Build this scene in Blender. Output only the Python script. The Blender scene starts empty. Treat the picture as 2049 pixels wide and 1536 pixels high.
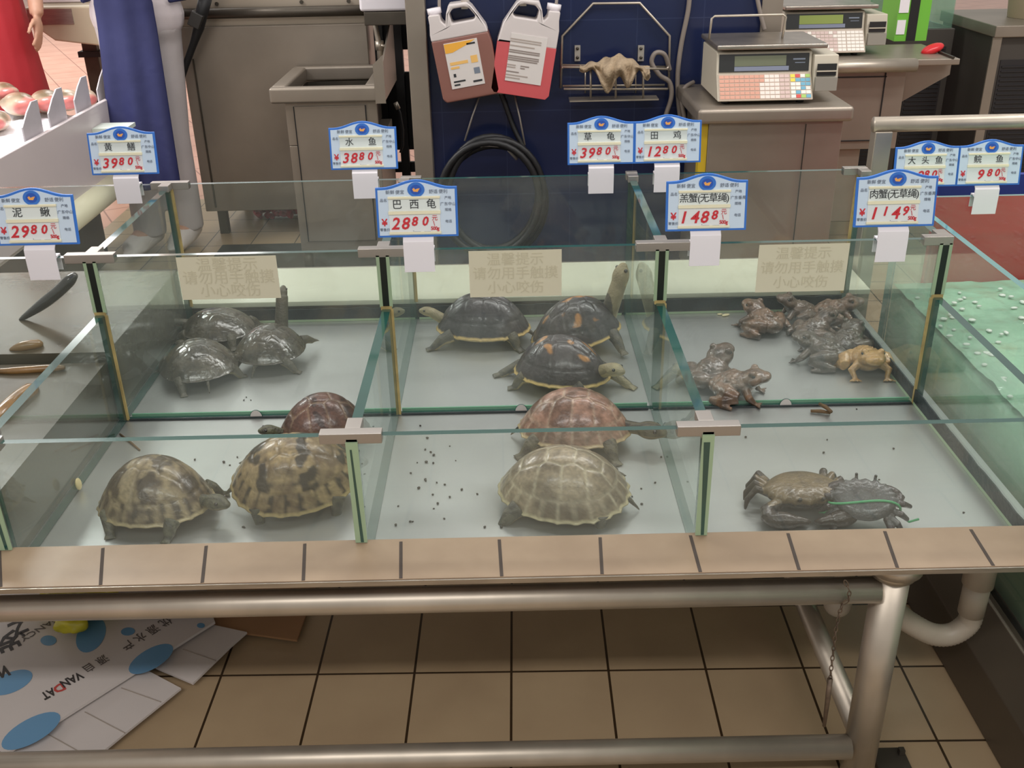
import bpy, bmesh, math, random
from mathutils import Vector, Matrix, Euler, noise
random.seed(7)
PI = math.pi
SC = bpy.context.scene
COL = SC.collection

# ---------------------------------------------------------------- camera, world, lamps, exposure
FPX, PITCH, ROLL, CAMH = 2021.24, 0.460256, -0.021497, 1.45623
cp, sp = math.cos(PITCH), math.sin(PITCH)
FWD = Vector((0, cp, -sp)); RT0 = Vector((1, 0, 0)); UP0 = RT0.cross(FWD)
RT = math.cos(ROLL) * RT0 + math.sin(ROLL) * UP0
UP = -math.sin(ROLL) * RT0 + math.cos(ROLL) * UP0
EYE = Vector((0, 0, CAMH))
cam_d = bpy.data.cameras.new('camera'); cam = bpy.data.objects.new('camera', cam_d); COL.objects.link(cam)
cam_d.sensor_fit = 'HORIZONTAL'; cam_d.sensor_width = 36.0; cam_d.lens = FPX / 2049 * 36.0
cam_d.clip_start = 0.05; cam_d.clip_end = 100
cam.matrix_world = Matrix(((RT.x, UP.x, -FWD.x, EYE.x), (RT.y, UP.y, -FWD.y, EYE.y), (RT.z, UP.z, -FWD.z, EYE.z), (0, 0, 0, 1)))
SC.camera = cam

def ray(u, v): return FWD + RT * ((u - 1024.5) / FPX) - UP * ((v - 768) / FPX)
def WZ(u, v, z): d = ray(u, v); return EYE + d * ((z - CAMH) / d.z)
def WY(u, v, y): d = ray(u, v); return EYE + d * (y / d.y)
def WX(u, v, x): d = ray(u, v); return EYE + d * (x / d.x)

w = bpy.data.worlds.new('world'); SC.world = w; w.use_nodes = True
bg = w.node_tree.nodes['Background']; bg.inputs[0].default_value = (1.0, 0.95, 0.90, 1); bg.inputs[1].default_value = 0.46
def lamp(name, loc, sx, sy, power, color=(1, .965, .935), rot=(0, 0, 0)):
    l = bpy.data.lights.new(name, 'AREA'); l.shape = 'RECTANGLE'; l.size = sx; l.size_y = sy
    l.energy = power; l.color = color
    o = bpy.data.objects.new(name, l); COL.objects.link(o); o.location = loc; o.rotation_euler = rot
    return o
lamp('ceiling_lamp_aisle', (-1.1, -0.8, 3.0), 2.2, 0.3, 34)
lamp('ceiling_lamp_aisle', (1.5, -0.8, 3.0), 2.2, 0.3, 34)
lamp('ceiling_lamp_tanks', (0.2, 2.3, 2.9), 2.6, 0.3, 24)
lamp('ceiling_lamp_rear', (-0.4, 4.7, 3.2), 3.0, 0.3, 14)
lamp('ceiling_lamp_fish', (-2.4, 3.7, 2.3), 1.2, 0.5, 52, (1, .97, .95))
lamp('ceiling_lamp_hall', (-5.0, 9.5, 3.4), 5.0, 3.0, 225, (1, .96, .93))
lamp('ceiling_lamp_right', (2.4, 2.9, 3.0), 2.4, 0.3, 44)
SC.view_settings.view_transform = 'Standard'; SC.view_settings.look = 'None'
SC.view_settings.exposure = 0.25; SC.view_settings.gamma = 1.0; SC.view_settings.use_curve_mapping = False
SC.cycles.transparent_max_bounces = 40
SC.cycles.max_bounces = 10

# ---------------------------------------------------------------- helpers
def lin(c):
    return tuple(((x / 255) / 12.92 if x / 255 <= 0.04045 else ((x / 255 + 0.055) / 1.055) ** 2.4) for x in c)
MATS = {}
def mat(name, c, rough=0.5, metal=0.0, var=0.0, vscale=8.0, bump=0.0, bscale=40.0, spec=0.5, c2=None, stretch=None, coat=0.0, trans=0.0, emit=None):
    if name in MATS: return MATS[name]
    m = bpy.data.materials.new(name); MATS[name] = m; m.use_nodes = True
    nt = m.node_tree; b = nt.nodes['Principled BSDF']
    L = lin(c)
    b.inputs['Base Color'].default_value = (*L, 1); b.inputs['Roughness'].default_value = rough
    b.inputs['Metallic'].default_value = metal; b.inputs['Specular IOR Level'].default_value = spec
    b.inputs['Coat Weight'].default_value = coat; b.inputs['Transmission Weight'].default_value = trans
    b.inputs['Coat Roughness'].default_value = 0.08
    if emit: b.inputs['Emission Color'].default_value = (*L, 1); b.inputs['Emission Strength'].default_value = emit
    if var or bump or c2:
        tc = nt.nodes.new('ShaderNodeTexCoord'); mp = nt.nodes.new('ShaderNodeMapping')
        nt.links.new(tc.outputs['Object'], mp.inputs[0])
        if stretch: mp.inputs['Scale'].default_value = stretch
        if var or c2:
            n = nt.nodes.new('ShaderNodeTexNoise'); n.inputs['Scale'].default_value = vscale; n.inputs['Detail'].default_value = 5
            nt.links.new(mp.outputs[0], n.inputs['Vector'])
            r = nt.nodes.new('ShaderNodeValToRGB'); r.color_ramp.elements[0].position = 0.35; r.color_ramp.elements[1].position = 0.65
            k = lin(c2) if c2 else tuple(x * (1 - var) for x in L)
            k1 = L if c2 else tuple(min(1, x * (1 + var)) for x in L)
            r.color_ramp.elements[0].color = (*k, 1); r.color_ramp.elements[1].color = (*k1, 1)
            nt.links.new(n.outputs[0], r.inputs[0]); nt.links.new(r.outputs[0], b.inputs['Base Color'])
        if bump:
            n2 = nt.nodes.new('ShaderNodeTexNoise'); n2.inputs['Scale'].default_value = bscale; n2.inputs['Detail'].default_value = 4
            nt.links.new(mp.outputs[0], n2.inputs['Vector'])
            bp = nt.nodes.new('ShaderNodeBump'); bp.inputs['Strength'].default_value = bump; bp.inputs['Distance'].default_value = 0.01
            nt.links.new(n2.outputs[0], bp.inputs['Height']); nt.links.new(bp.outputs[0], b.inputs['Normal'])
    return m

def attr_mat(name, rough=0.45, bump=0.3, bscale=120, coat=0.0, spec=0.5):
    """base colour pattern stored per vertex in the attribute 'col'"""
    if name in MATS: return MATS[name]
    m = bpy.data.materials.new(name); MATS[name] = m; m.use_nodes = True
    nt = m.node_tree; b = nt.nodes['Principled BSDF']
    a = nt.nodes.new('ShaderNodeAttribute'); a.attribute_name = 'col'
    nt.links.new(a.outputs['Color'], b.inputs['Base Color'])
    b.inputs['Roughness'].default_value = rough; b.inputs['Coat Weight'].default_value = coat; b.inputs['Coat Roughness'].default_value = .12
    b.inputs['Specular IOR Level'].default_value = spec
    tc = nt.nodes.new('ShaderNodeTexCoord'); n2 = nt.nodes.new('ShaderNodeTexNoise'); n2.inputs['Scale'].default_value = bscale
    nt.links.new(tc.outputs['Object'], n2.inputs['Vector'])
    bp = nt.nodes.new('ShaderNodeBump'); bp.inputs['Strength'].default_value = bump; bp.inputs['Distance'].default_value = 0.004
    nt.links.new(n2.outputs[0], bp.inputs['Height']); nt.links.new(bp.outputs[0], b.inputs['Normal'])
    return m

def glass_mat(name, tint, haze=0.025, hazecol=(.75, .8, .76), f0=0.035):
    if name in MATS: return MATS[name]
    m = bpy.data.materials.new(name); MATS[name] = m; m.use_nodes = True
    nt = m.node_tree; nt.nodes.remove(nt.nodes['Principled BSDF']); out = nt.nodes['Material Output']
    lw = nt.nodes.new('ShaderNodeLayerWeight'); lw.inputs[0].default_value = 0.5
    pw = nt.nodes.new('ShaderNodeMath'); pw.operation = 'POWER'; pw.inputs[1].default_value = 4.5
    nt.links.new(lw.outputs['Facing'], pw.inputs[0])
    ma = nt.nodes.new('ShaderNodeMath'); ma.operation = 'MULTIPLY_ADD'; ma.inputs[1].default_value = 0.8; ma.inputs[2].default_value = f0
    nt.links.new(pw.outputs[0], ma.inputs[0])
    tr = nt.nodes.new('ShaderNodeBsdfTransparent'); tr.inputs[0].default_value = (*tint, 1)
    gl = nt.nodes.new('ShaderNodeBsdfGlossy'); gl.inputs['Roughness'].default_value = 0.02; gl.inputs[0].default_value = (.95, 1, .97, 1)
    df = nt.nodes.new('ShaderNodeBsdfDiffuse'); df.inputs[0].default_value = (*hazecol, 1)
    tc = nt.nodes.new('ShaderNodeTexCoord'); nz = nt.nodes.new('ShaderNodeTexNoise'); nz.inputs['Scale'].default_value = 5; nz.inputs['Detail'].default_value = 5
    nt.links.new(tc.outputs['Object'], nz.inputs['Vector'])
    hz = nt.nodes.new('ShaderNodeMath'); hz.operation = 'MULTIPLY'; hz.inputs[1].default_value = haze * 2
    nt.links.new(nz.outputs[0], hz.inputs[0])
    m1 = nt.nodes.new('ShaderNodeMixShader'); m2 = nt.nodes.new('ShaderNodeMixShader')
    nt.links.new(hz.outputs[0], m1.inputs[0]); nt.links.new(tr.outputs[0], m1.inputs[1]); nt.links.new(df.outputs[0], m1.inputs[2])
    nt.links.new(ma.outputs[0], m2.inputs[0]); nt.links.new(m1.outputs[0], m2.inputs[1]); nt.links.new(gl.outputs[0], m2.inputs[2])
    nt.links.new(m2.outputs[0], out.inputs[0])
    return m

def frame_of(d):
    d = Vector(d).normalized(); a = Vector((0, 0, 1)) if abs(d.z) < .95 else Vector((1, 0, 0))
    x = d.cross(a).normalized(); y = d.cross(x).normalized()
    return x, y

class MB:
    def __init__(s): s.v = []; s.f = []; s.m = []; s.mi = 0
    def add(s, vs, fs):
        o = len(s.v); s.v += [Vector(v) for v in vs]
        for f in fs: s.f.append([i + o for i in f]); s.m.append(s.mi)
        return s
    def use(s, i): s.mi = i; return s
    def box(s, c, d, rot=None, taper=None):
        hx, hy, hz = d[0] / 2, d[1] / 2, d[2] / 2
        vs = [Vector((x * hx, y * hy, z * hz)) for z in (-1, 1) for y in (-1, 1) for x in (-1, 1)]
        if taper:
            for v in vs:
                if v.z > 0: v.x *= taper[0]; v.y *= taper[1]
        if rot is not None:
            R = Euler(rot).to_matrix() if not isinstance(rot, Matrix) else rot
            vs = [R @ v for v in vs]
        c = Vector(c)
        return s.add([v + c for v in vs], [(0, 2, 3, 1), (4, 5, 7, 6), (0, 1, 5, 4), (2, 6, 7, 3), (0, 4, 6, 2), (1, 3, 7, 5)])
    def b2(s, a, b):
        return s.box([(a[i] + b[i]) / 2 for i in range(3)], [abs(b[i] - a[i]) for i in range(3)])
    def tube(s, pts, r, n=12, cap=True, closed=False):
        P = [Vector(p) for p in pts]; k = len(P); rr = r if isinstance(r, (list, tuple)) else [r] * k
        rings = []; X = None
        for i in range(k):
            if closed: d = P[(i + 1) % k] - P[i - 1]
            else: d = P[min(i + 1, k - 1)] - P[max(i - 1, 0)]
            d.normalize()
            if X is None: X, Y = frame_of(d)
            else:
                X = (X - d * X.dot(d)).normalized(); Y = d.cross(X).normalized()
            rings.append([P[i] + rr[i] * (math.cos(2 * PI * j / n) * X + math.sin(2 * PI * j / n) * Y) for j in range(n)])
        vs = [v for g in rings for v in g]; fs = []
        for i in range(k if closed else k - 1):
            i2 = (i + 1) % k
            for j in range(n): fs.append((i * n + j, i * n + (j + 1) % n, i2 * n + (j + 1) % n, i2 * n + j))
        if cap and not closed:
            fs.append(tuple(range(n))[::-1]); fs.append(tuple((k - 1) * n + j for j in range(n)))
        return s.add(vs, fs)
    def cyl(s, a, b, r, n=20, r2=None): return s.tube([a, b], [r, r if r2 is None else r2], n)
    def ell(s, c, d, rot=None, nu=16, nv=10):
        vs = []; fs = []; R = Euler(rot).to_matrix() if rot is not None and not isinstance(rot, Matrix) else (rot or Matrix.Identity(3))
        for i in range(nv + 1):
            t = PI * i / nv
            for j in range(nu):
                p = 2 * PI * j / nu
                vs.append(R @ Vector((d[0] * math.sin(t) * math.cos(p), d[1] * math.sin(t) * math.sin(p), d[2] * math.cos(t))) + Vector(c))
        for i in range(nv):
            for j in range(nu): fs.append((i * nu + j, (i + 1) * nu + j, (i + 1) * nu + (j + 1) % nu, i * nu + (j + 1) % nu))
        return s.add(vs, fs)
    def poly(s, pts, h, flip=False):
        """pts: 3D ring; h: extrude Vector"""
        n = len(pts); P = [Vector(p) for p in pts]; h = Vector(h)
        fs = [tuple(range(n))[::-1], tuple(range(n, 2 * n))] + [(i, (i + 1) % n, n + (i + 1) % n, n + i) for i in range(n)]
        return s.add(P + [p + h for p in P], fs)
    def lathe(s, prof, c=(0, 0, 0), n=32):
        vs = []; fs = []
        for r, z in prof:
            for j in range(n): vs.append(Vector((r * math.cos(2 * PI * j / n), r * math.sin(2 * PI * j / n), z)) + Vector(c))
        k = len(prof)
        for i in range(k - 1):
            for j in range(n): fs.append((i * n + j, i * n + (j + 1) % n, (i + 1) * n + (j + 1) % n, (i + 1) * n + j))
        return s.add(vs, fs)
    def grid(s, fn, nu, nv):
        vs = [fn(i / nu, j / nv) for j in range(nv + 1) for i in range(nu + 1)]
        return s.add(vs, [(j * (nu + 1) + i, j * (nu + 1) + i + 1, (j + 1) * (nu + 1) + i + 1, (j + 1) * (nu + 1) + i) for j in range(nv) for i in range(nu)])
    def mesh(s, name, off=Vector((0, 0, 0))):
        me = bpy.data.meshes.new(name)
        me.from_pydata([v - off for v in s.v], [], s.f)
        me.polygons.foreach_set('material_index', s.m)
        bm = bmesh.new(); bm.from_mesh(me); bmesh.ops.recalc_face_normals(bm, faces=bm.faces[:]); bm.to_mesh(me); bm.free()
        return me
    def build(s, name, mats, parent=None, smooth=False, bevel=0.0, seg=2, solid=0.0, local=False):
        off = Vector((0, 0, 0)); p = None if local else parent
        while p is not None: off += p.location; p = p.parent
        me = s.mesh(name, off)
        return mk(name, me, mats, parent, smooth, bevel, seg, solid)

def mk(name, me, mats, parent=None, smooth=False, bevel=0.0, seg=2, solid=0.0):
    for m in (mats if isinstance(mats, (list, tuple)) else [mats]): me.materials.append(m)
    o = bpy.data.objects.new(name, me); COL.objects.link(o)
    if parent is not None: o.parent = parent
    if smooth: me.polygons.foreach_set('use_smooth', [True] * len(me.polygons))
    if solid:
        md = o.modifiers.new('solid', 'SOLIDIFY'); md.thickness = solid; md.offset = 0
    if bevel:
        md = o.modifiers.new('bevel', 'BEVEL'); md.width = bevel; md.segments = seg; md.limit_method = 'ANGLE'; md.angle_limit = 0.6
        me.polygons.foreach_set('use_smooth', [True] * len(me.polygons))
        try:
            wn = o.modifiers.new('wn', 'WEIGHTED_NORMAL'); wn.keep_sharp = True
        except Exception: pass
    me.update()
    return o

def tag(o, label=None, cat=None, group=None, kind=None):
    if label: o['label'] = label
    if cat: o['category'] = cat
    if group: o['group'] = group
    if kind: o['kind'] = kind
    return o
def thing(name, label, cat, loc=(0, 0, 0), group=None, rotz=0):
    o = bpy.data.objects.new(name, None); COL.objects.link(o); o.location = loc; o.rotation_euler = (0, 0, rotz)
    o.empty_display_size = .05
    return tag(o, label, cat, group)
def dup(root, loc, rot=None, label=None, group=None, scale=None, parent=None):
    r = root.copy(); COL.objects.link(r)
    if parent is not None: r.parent = parent
    else:
        r.location = loc
        if rot is not None: r.rotation_euler = rot
        if scale is not None: r.scale = (scale,) * 3
        if label: r['label'] = label
        if group: r['group'] = group
    for ch in list(root.children): dup(ch, None, parent=r)
    return r

def evalmesh(o):
    dg = bpy.context.evaluated_depsgraph_get(); dg.update()
    return bpy.data.meshes.new_from_object(o.evaluated_get(dg))
TC = {}
def text_me(s, size, shear=0.0, bold=0.0, align='CENTER', ext=0.0003, sp_=1.0):
    k = (s, round(size, 5), shear, bold, align, sp_)
    if k in TC: return TC[k].copy()
    cu = bpy.data.curves.new('t', 'FONT'); cu.body = s; cu.size = size; cu.shear = shear; cu.offset = bold
    cu.align_x = align; cu.align_y = 'CENTER'; cu.extrude = ext; cu.resolution_u = 2; cu.space_character = sp_
    o = bpy.data.objects.new('t', cu); COL.objects.link(o)
    me = evalmesh(o); bpy.data.objects.remove(o); bpy.data.curves.remove(cu)
    me.materials.clear(); TC[k] = me
    return me.copy()
def text(name, parts, m, parent, M=None):
    """parts: list of (mesh, Matrix) joined into one lettering mesh in the parent's space"""
    mb = MB()
    for me, X in parts:
        mb.add([X @ v.co for v in me.vertices], [tuple(p.vertices) for p in me.polygons])
    me = mb.mesh(name); o = mk(name, me, m, parent)
    return o
def TM(x, z, y=0.0):  # lettering on a board that faces -y
    return Matrix.Translation((x, y, z)) @ Matrix.Rotation(PI / 2, 4, 'X')

def blob(mb, voxel, smooth=6, fac=0.5):
    me = mb.mesh('blob'); o = bpy.data.objects.new('blob', me); COL.objects.link(o)
    r = o.modifiers.new('r', 'REMESH'); r.mode = 'VOXEL'; r.voxel_size = voxel; r.use_smooth_shade = True
    if smooth:
        q = o.modifiers.new('s', 'SMOOTH'); q.iterations = smooth; q.factor = fac
    res = evalmesh(o); bpy.data.objects.remove(o)
    return res
def paint(me, fn):
    a = me.color_attributes.new('col', 'FLOAT_COLOR', 'POINT')
    nrm = [v.normal.copy() for v in me.vertices]
    for i, v in enumerate(me.vertices):
        c = fn(v.co, nrm[i]); a.data[i].color = (c[0], c[1], c[2], 1)
def nz(p, s, seed=0): return noise.noise(Vector((p[0] * s + seed, p[1] * s + seed * 1.7, p[2] * s)))
def mixc(a, b, t): t = max(0, min(1, t)); return tuple(a[i] * (1 - t) + b[i] * t for i in range(3))

# ---------------------------------------------------------------- materials
STEEL = mat('brushed_steel', (168, 160, 150), .32, .85, .12, 14, .05, 60, stretch=(1, 1, 6))
STEELW = mat('worn_steel_sheet', (150, 140, 128), .42, .6, .10, 3, .03, 30)
STEELD = mat('dull_dark_steel', (84, 78, 70), .45, .7, .2, 6)
PIPE = mat('stainless_tube', (184, 174, 160), .40, .75, .10, 9, .02, 30)
CLIPM = mat('satin_steel_clip', (172, 166, 160), .35, .8)
BLACK = mat('black_rubber', (24, 24, 26), .5)
BLACKG = mat('dark_sealant', (38, 46, 48), .45, 0, .3, 20, .3, 60)
WHITEP = mat('white_plastic', (238, 233, 238), .35)
CREAM = mat('cream_plastic', (236, 230, 200), .35)
BLUEP = mat('blue_plastic', (52, 116, 205), .3)
PALEB = mat('pale_blue_card', (205, 222, 240), .35)
CARDW = mat('white_card', (226, 230, 232), .5)
INK = mat('black_print', (40, 44, 48), .6)
INKG = mat('grey_print', (120, 130, 145), .6)
RED = mat('red_ink', (205, 40, 52), .5)
EMB = mat('deep_blue_emblem', (35, 84, 180), .4)
ORANGE = mat('orange_print', (240, 170, 90), .5)
GLASS = glass_mat('tank_glass', (.95, .972, .962), .034)
GEDGE = mat('dark_green_glass_edge', (28, 74, 66), .12, 0, .15, 6, spec=.8, coat=.6)
PEDGE = mat('pale_green_glass_edge', (150, 172, 140), .3, spec=.6)
SEAM = mat('yellowed_silicone', (168, 148, 96), .5, 0, .2, 25)
GREENL = mat('bright_green_glass_edge', (104, 160, 128), .15, spec=.8)
TRAY = mat('steel_tank_floor', (190, 192, 190), .34, .8, .06, 2.5, .02, 90)
LEDGE = mat('beige_ledge_tile', (158, 136, 113), .4, 0, .07, 9, c2=(146, 124, 102))
GROUT = mat('dark_grout', (70, 60, 54), .8)
WATERD = mat('murky_brown_water', (74, 66, 52), .22, 0, .25, 5, .06, 20, spec=.25)
WOOD = mat('brown_twig', (98, 76, 50), .7, 0, .2, 40)

def floor_mat(name, c, c2, T, ox, oy, rot, grout, gw, rough, spec=.4, diag=False):
    m = bpy.data.materials.new(name); m.use_nodes = True; nt = m.node_tree; b = nt.nodes['Principled BSDF']
    tc = nt.nodes.new('ShaderNodeTexCoord'); mp = nt.nodes.new('ShaderNodeMapping'); mp.vector_type = 'TEXTURE'
    mp.inputs['Location'].default_value = (ox, oy, 0); mp.inputs['Rotation'].default_value = (0, 0, rot); mp.inputs['Scale'].default_value = (T, T, 1)
    nt.links.new(tc.outputs['Object'], mp.inputs[0])
    sx = nt.nodes.new('ShaderNodeSeparateXYZ'); nt.links.new(mp.outputs[0], sx.inputs[0])
    ds = []
    for k in (0, 1):
        f = nt.nodes.new('ShaderNodeMath'); f.operation = 'PINGPONG'; f.inputs[1].default_value = 0.5
        nt.links.new(sx.outputs[k], f.inputs[0]); ds.append(f)
    mn = nt.nodes.new('ShaderNodeMath'); mn.operation = 'MINIMUM'; nt.links.new(ds[0].outputs[0], mn.inputs[0]); nt.links.new(ds[1].outputs[0], mn.inputs[1])
    gt = nt.nodes.new('ShaderNodeMath'); gt.operation = 'GREATER_THAN'; gt.inputs[1].default_value = gw / T / 2
    nt.links.new(mn.outputs[0], gt.inputs[0])
    n = nt.nodes.new('ShaderNodeTexNoise'); n.inputs['Scale'].default_value = 5; n.inputs['Detail'].default_value = 6; nt.links.new(tc.outputs['Object'], n.inputs['Vector'])
    r = nt.nodes.new('ShaderNodeValToRGB'); r.color_ramp.elements[0].position = .3; r.color_ramp.elements[1].position = .7
    r.color_ramp.elements[0].color = (*lin(c2), 1); r.color_ramp.elements[1].color = (*lin(c), 1); nt.links.new(n.outputs[0], r.inputs[0])
    mx = nt.nodes.new('ShaderNodeMix'); mx.data_type = 'RGBA'; mx.inputs['A'].default_value = (*lin(grout), 1)
    nt.links.new(gt.outputs[0], mx.inputs['Factor']); nt.links.new(r.outputs[0], mx.inputs['B']); nt.links.new(mx.outputs['Result'], b.inputs['Base Color'])
    b.inputs['Roughness'].default_value = rough; b.inputs['Specular IOR Level'].default_value = spec
    # small anti-slip studs and recessed joints
    f2 = []
    for k in (0, 1):
        mu = nt.nodes.new('ShaderNodeMath'); mu.operation = 'MULTIPLY'; mu.inputs[1].default_value = 7.0; nt.links.new(sx.outputs[k], mu.inputs[0])
        pp = nt.nodes.new('ShaderNodeMath'); pp.operation = 'PINGPONG'; pp.inputs[1].default_value = .5; nt.links.new(mu.outputs[0], pp.inputs[0]); f2.append(pp)
    ad = nt.nodes.new('ShaderNodeMath'); ad.operation = 'ADD'; nt.links.new(f2[0].outputs[0], ad.inputs[0]); nt.links.new(f2[1].outputs[0], ad.inputs[1])
    st = nt.nodes.new('ShaderNodeMath'); st.operation = 'GREATER_THAN'; st.inputs[1].default_value = .84; nt.links.new(ad.outputs[0], st.inputs[0])
    sm = nt.nodes.new('ShaderNodeMath'); sm.operation = 'MULTIPLY_ADD'; sm.inputs[1].default_value = .12; nt.links.new(st.outputs[0], sm.inputs[0]); nt.links.new(gt.outputs[0], sm.inputs[2])
    bp = nt.nodes.new('ShaderNodeBump'); bp.inputs['Strength'].default_value = .5; bp.inputs['Distance'].default_value = .004
    nt.links.new(sm.outputs[0], bp.inputs['Height']); nt.links.new(bp.outputs[0], b.inputs['Normal'])
    return m

# ---------------------------------------------------------------- setting: floors, wall
ROTF = math.radians(-0.673)
FM = floor_mat('beige_floor_tile', (168, 146, 116), (156, 134, 106), .2, -0.01636, 1.40256, ROTF, (52, 38, 24), .005, .28)
FP = floor_mat('terracotta_floor_tile', (214, 164, 142), (200, 148, 126), .3, 0, 0, .5, (150, 100, 84), .008, .3)
tag(MB().b2((-1.95, -1.5, -.05), (9, 5.2, 0)).build('floor', FM), 'beige square floor tiles with dark grout below the tank stand', 'floor', kind='structure')
tag(MB().b2((-12, 5.2, -.05), (9, 20, 0)).b2((-12, -1.5, -.05), (-1.95, 5.2, 0)).build('floor', FP), 'pale terracotta floor tiles of the hall behind the fish counter', 'floor', kind='structure')
def wall_mat():
    m = mat('navy_wall_tile', (32, 40, 72), .2, 0, .06, 3, spec=.4)
    nt = m.node_tree; b = nt.nodes['Principled BSDF']
    tc = nt.nodes.new('ShaderNodeTexCoord'); sx = nt.nodes.new('ShaderNodeSeparateXYZ'); nt.links.new(tc.outputs['Object'], sx.inputs[0])
    outs = []
    for k, T in ((0, .25), (2, .33)):
        d = nt.nodes.new('ShaderNodeMath'); d.operation = 'DIVIDE'; d.inputs[1].default_value = T; nt.links.new(sx.outputs[k], d.inputs[0])
        p = nt.nodes.new('ShaderNodeMath'); p.operation = 'PINGPONG'; p.inputs[1].default_value = .5; nt.links.new(d.outputs[0], p.inputs[0]); outs.append(p)
    mn = nt.nodes.new('ShaderNodeMath'); mn.operation = 'MINIMUM'; nt.links.new(outs[0].outputs[0], mn.inputs[0]); nt.links.new(outs[1].outputs[0], mn.inputs[1])
    g = nt.nodes.new('ShaderNodeMath'); g.operation = 'GREATER_THAN'; g.inputs[1].default_value = .006; nt.links.new(mn.outputs[0], g.inputs[0])
    mx = nt.nodes.new('ShaderNodeMix'); mx.data_type = 'RGBA'; mx.inputs['A'].default_value = (*lin((46, 55, 86)), 1)
    src = b.inputs['Base Color'].links[0].from_socket
    nt.links.new(g.outputs[0], mx.inputs['Factor']); nt.links.new(src, mx.inputs['B']); nt.links.new(mx.outputs['Result'], b.inputs['Base Color'])
    return m
YW = 4.0
XWR = WY(1520, 60, YW).x
tag(MB().b2((WY(838, 200, YW).x, YW, 0), (XWR, YW + .12, 1.75)).build('wall_back', wall_mat()), 'dark navy tiled wall behind the tanks', 'wall', kind='structure')
tag(MB().b2((XWR, YW - .01, 0), (WY(1561, 60, YW).x, YW + .14, 1.75)).build('trim_1', STEELW), 'steel end cap of the navy wall', 'trim', kind='structure')

# ================================================================= tank stand
XL, XA, XB, XC = -.828, -.25, .302, .862
XLL = -1.4
YF, YM, YB = 1.372, 1.907, 2.424
ZF, ZL = .448, .5
ZTF, ZTM, ZTB = .695, .812, .815
stand = thing('tank_stand', 'stainless steel stand on tube legs carrying the tiled ledge and glass tanks', 'stand', (0, YF, 0))
# front ledge with measured joints
XR_ = .93
led = MB()
led.b2((XLL - .02, 1.262, .4905), (XR_, YF - .004, ZL)); led.use(1)
for (a, b_) in (((3, 1095), (0, 1176)), ((208, 1093), (200, 1172)), ((414, 1089), (404.5, 1166)), ((611, 1084), (607, 1161)), ((803, 1079), (802, 1158)), ((999, 1075), (1004, 1155)), ((1200, 1070), (1205, 1150)), ((1380, 1066), (1402, 1146)), ((1574, 1061), (1600, 1142)), ((1767, 1057), (1797, 1138)), ((1938, 1053), (1990, 1135))):
    p, q = WZ(*a, ZL), WZ(*b_, ZL)
    p.y = YF - .012; q.y = 1.263
    d = (q - p).normalized(); n_ = Vector((-d.y, d.x, 0)) * .0026
    led.poly([p - n_, p + n_, q + n_, q - n_], (0, 0, .0006))
for x in (-.985, -1.14, -1.295): led.b2((x - .0026, 1.263, .5), (x + .0026, YF - .012, .5006))
led.build('tile_ledge', [LEDGE, GROUT], stand)
rl = MB().b2((XLL, 2.434, .486), (XR_, 2.69, ZL))
rl.build('rear_ledge', mat('ledge_tile_painted_sheen', (198, 198, 178), .25, 0, .04, 5, spec=.6), stand, bevel=.002)  # beige tile made paler: the lamp reflection is put into its base colour
MB().b2((XLL, 1.2585, .490), (XR_, 1.2615, .4985)).build('steel_frame', STEEL, stand)
MB().b2((XLL, 2.6905, .45), (XR_, 2.70, .4985)).build('rear_frame', STEEL, stand)
MB().b2((XLL, YF - .0125, ZF - .02), (.9, 2.45, ZF)).build('tank_floor', TRAY, stand)
MB().b2((XLL, YF - .012, ZF + .0005), (.9, YF - .006, .4855)).b2((XLL, 2.436, ZF + .0005), (.9, 2.446, .4855)).build('tank_curb', STEELD, stand)
def leg(x, y, nm='leg'):
    MB().cyl((x, y, 0), (x, y, .455), .0285, 28).cyl((x, y, .455), (x, y, .468), .036, 28).cyl((x, y, .468), (x, y, .4895), .045, 28).build(nm, PIPE, stand, smooth=True)
for x, y in ((.603, 1.31), (.603, 2.58), (-1.2, 1.31), (-1.2, 2.58)): leg(x, y)
MB().cyl((-1.2, 1.30, .4295), (.58, 1.30, .4295), .0215, 24).build('rail', PIPE, stand, smooth=True)
MB().cyl((-1.2, 1.30, .088), (.578, 1.30, .088), .0215, 24).build('rail', PIPE, stand, smooth=True)
MB().cyl((.603, 1.335, .095), (.603, 2.555, .095), .0205, 24).build('rail', PIPE, stand, smooth=True)
MB().cyl((-1.2, 2.58, .12), (.575, 2.58, .12), .0205, 24).build('rail', PIPE, stand, smooth=True)

# ================================================================= glass tank
tank = thing('glass_tank', 'open glass tank divided into six low pens by clipped panes', 'tank', (0, 1.9, ZF))
T1 = .012; T2 = .017
def pane(x0, x1, y0, y1, z0, z1, nm):
    """glass slab: broad faces clear glass, rim faces green glass edge"""
    mb = MB(); mb.b2((x0, y0, z0), (x1, y1, z1))
    dx, dy = x1 - x0, y1 - y0
    thin = 0 if dx < dy else 1
    for i, f in enumerate(mb.f):
        n_ = (mb.v[f[1]] - mb.v[f[0]]).cross(mb.v[f[2]] - mb.v[f[1]]); ax = max(range(3), key=lambda k: abs(n_[k]))
        mb.m[i] = 0 if ax == thin else 1
    return mb.build(nm, [GLASS, GEDGE], tank)
xs = [XLL, XL, XA, XB, XC]
for i in range(4):
    a, b_ = xs[i] + (T2 / 2 if i else 0), xs[i + 1] - T2 / 2
    pane(a, b_, YF - T1 / 2, YF + T1 / 2, ZL - .012 if 0 else ZF + .001, ZTF, 'front_pane')
    pane(a, b_, YM - T1 / 2, YM + T1 / 2, ZF + .001, ZTM, 'middle_pane')
pane(XC + T2 / 2, .925, YF - T1 / 2, YF + T1 / 2, ZL, ZTF, 'front_pane')
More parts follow.
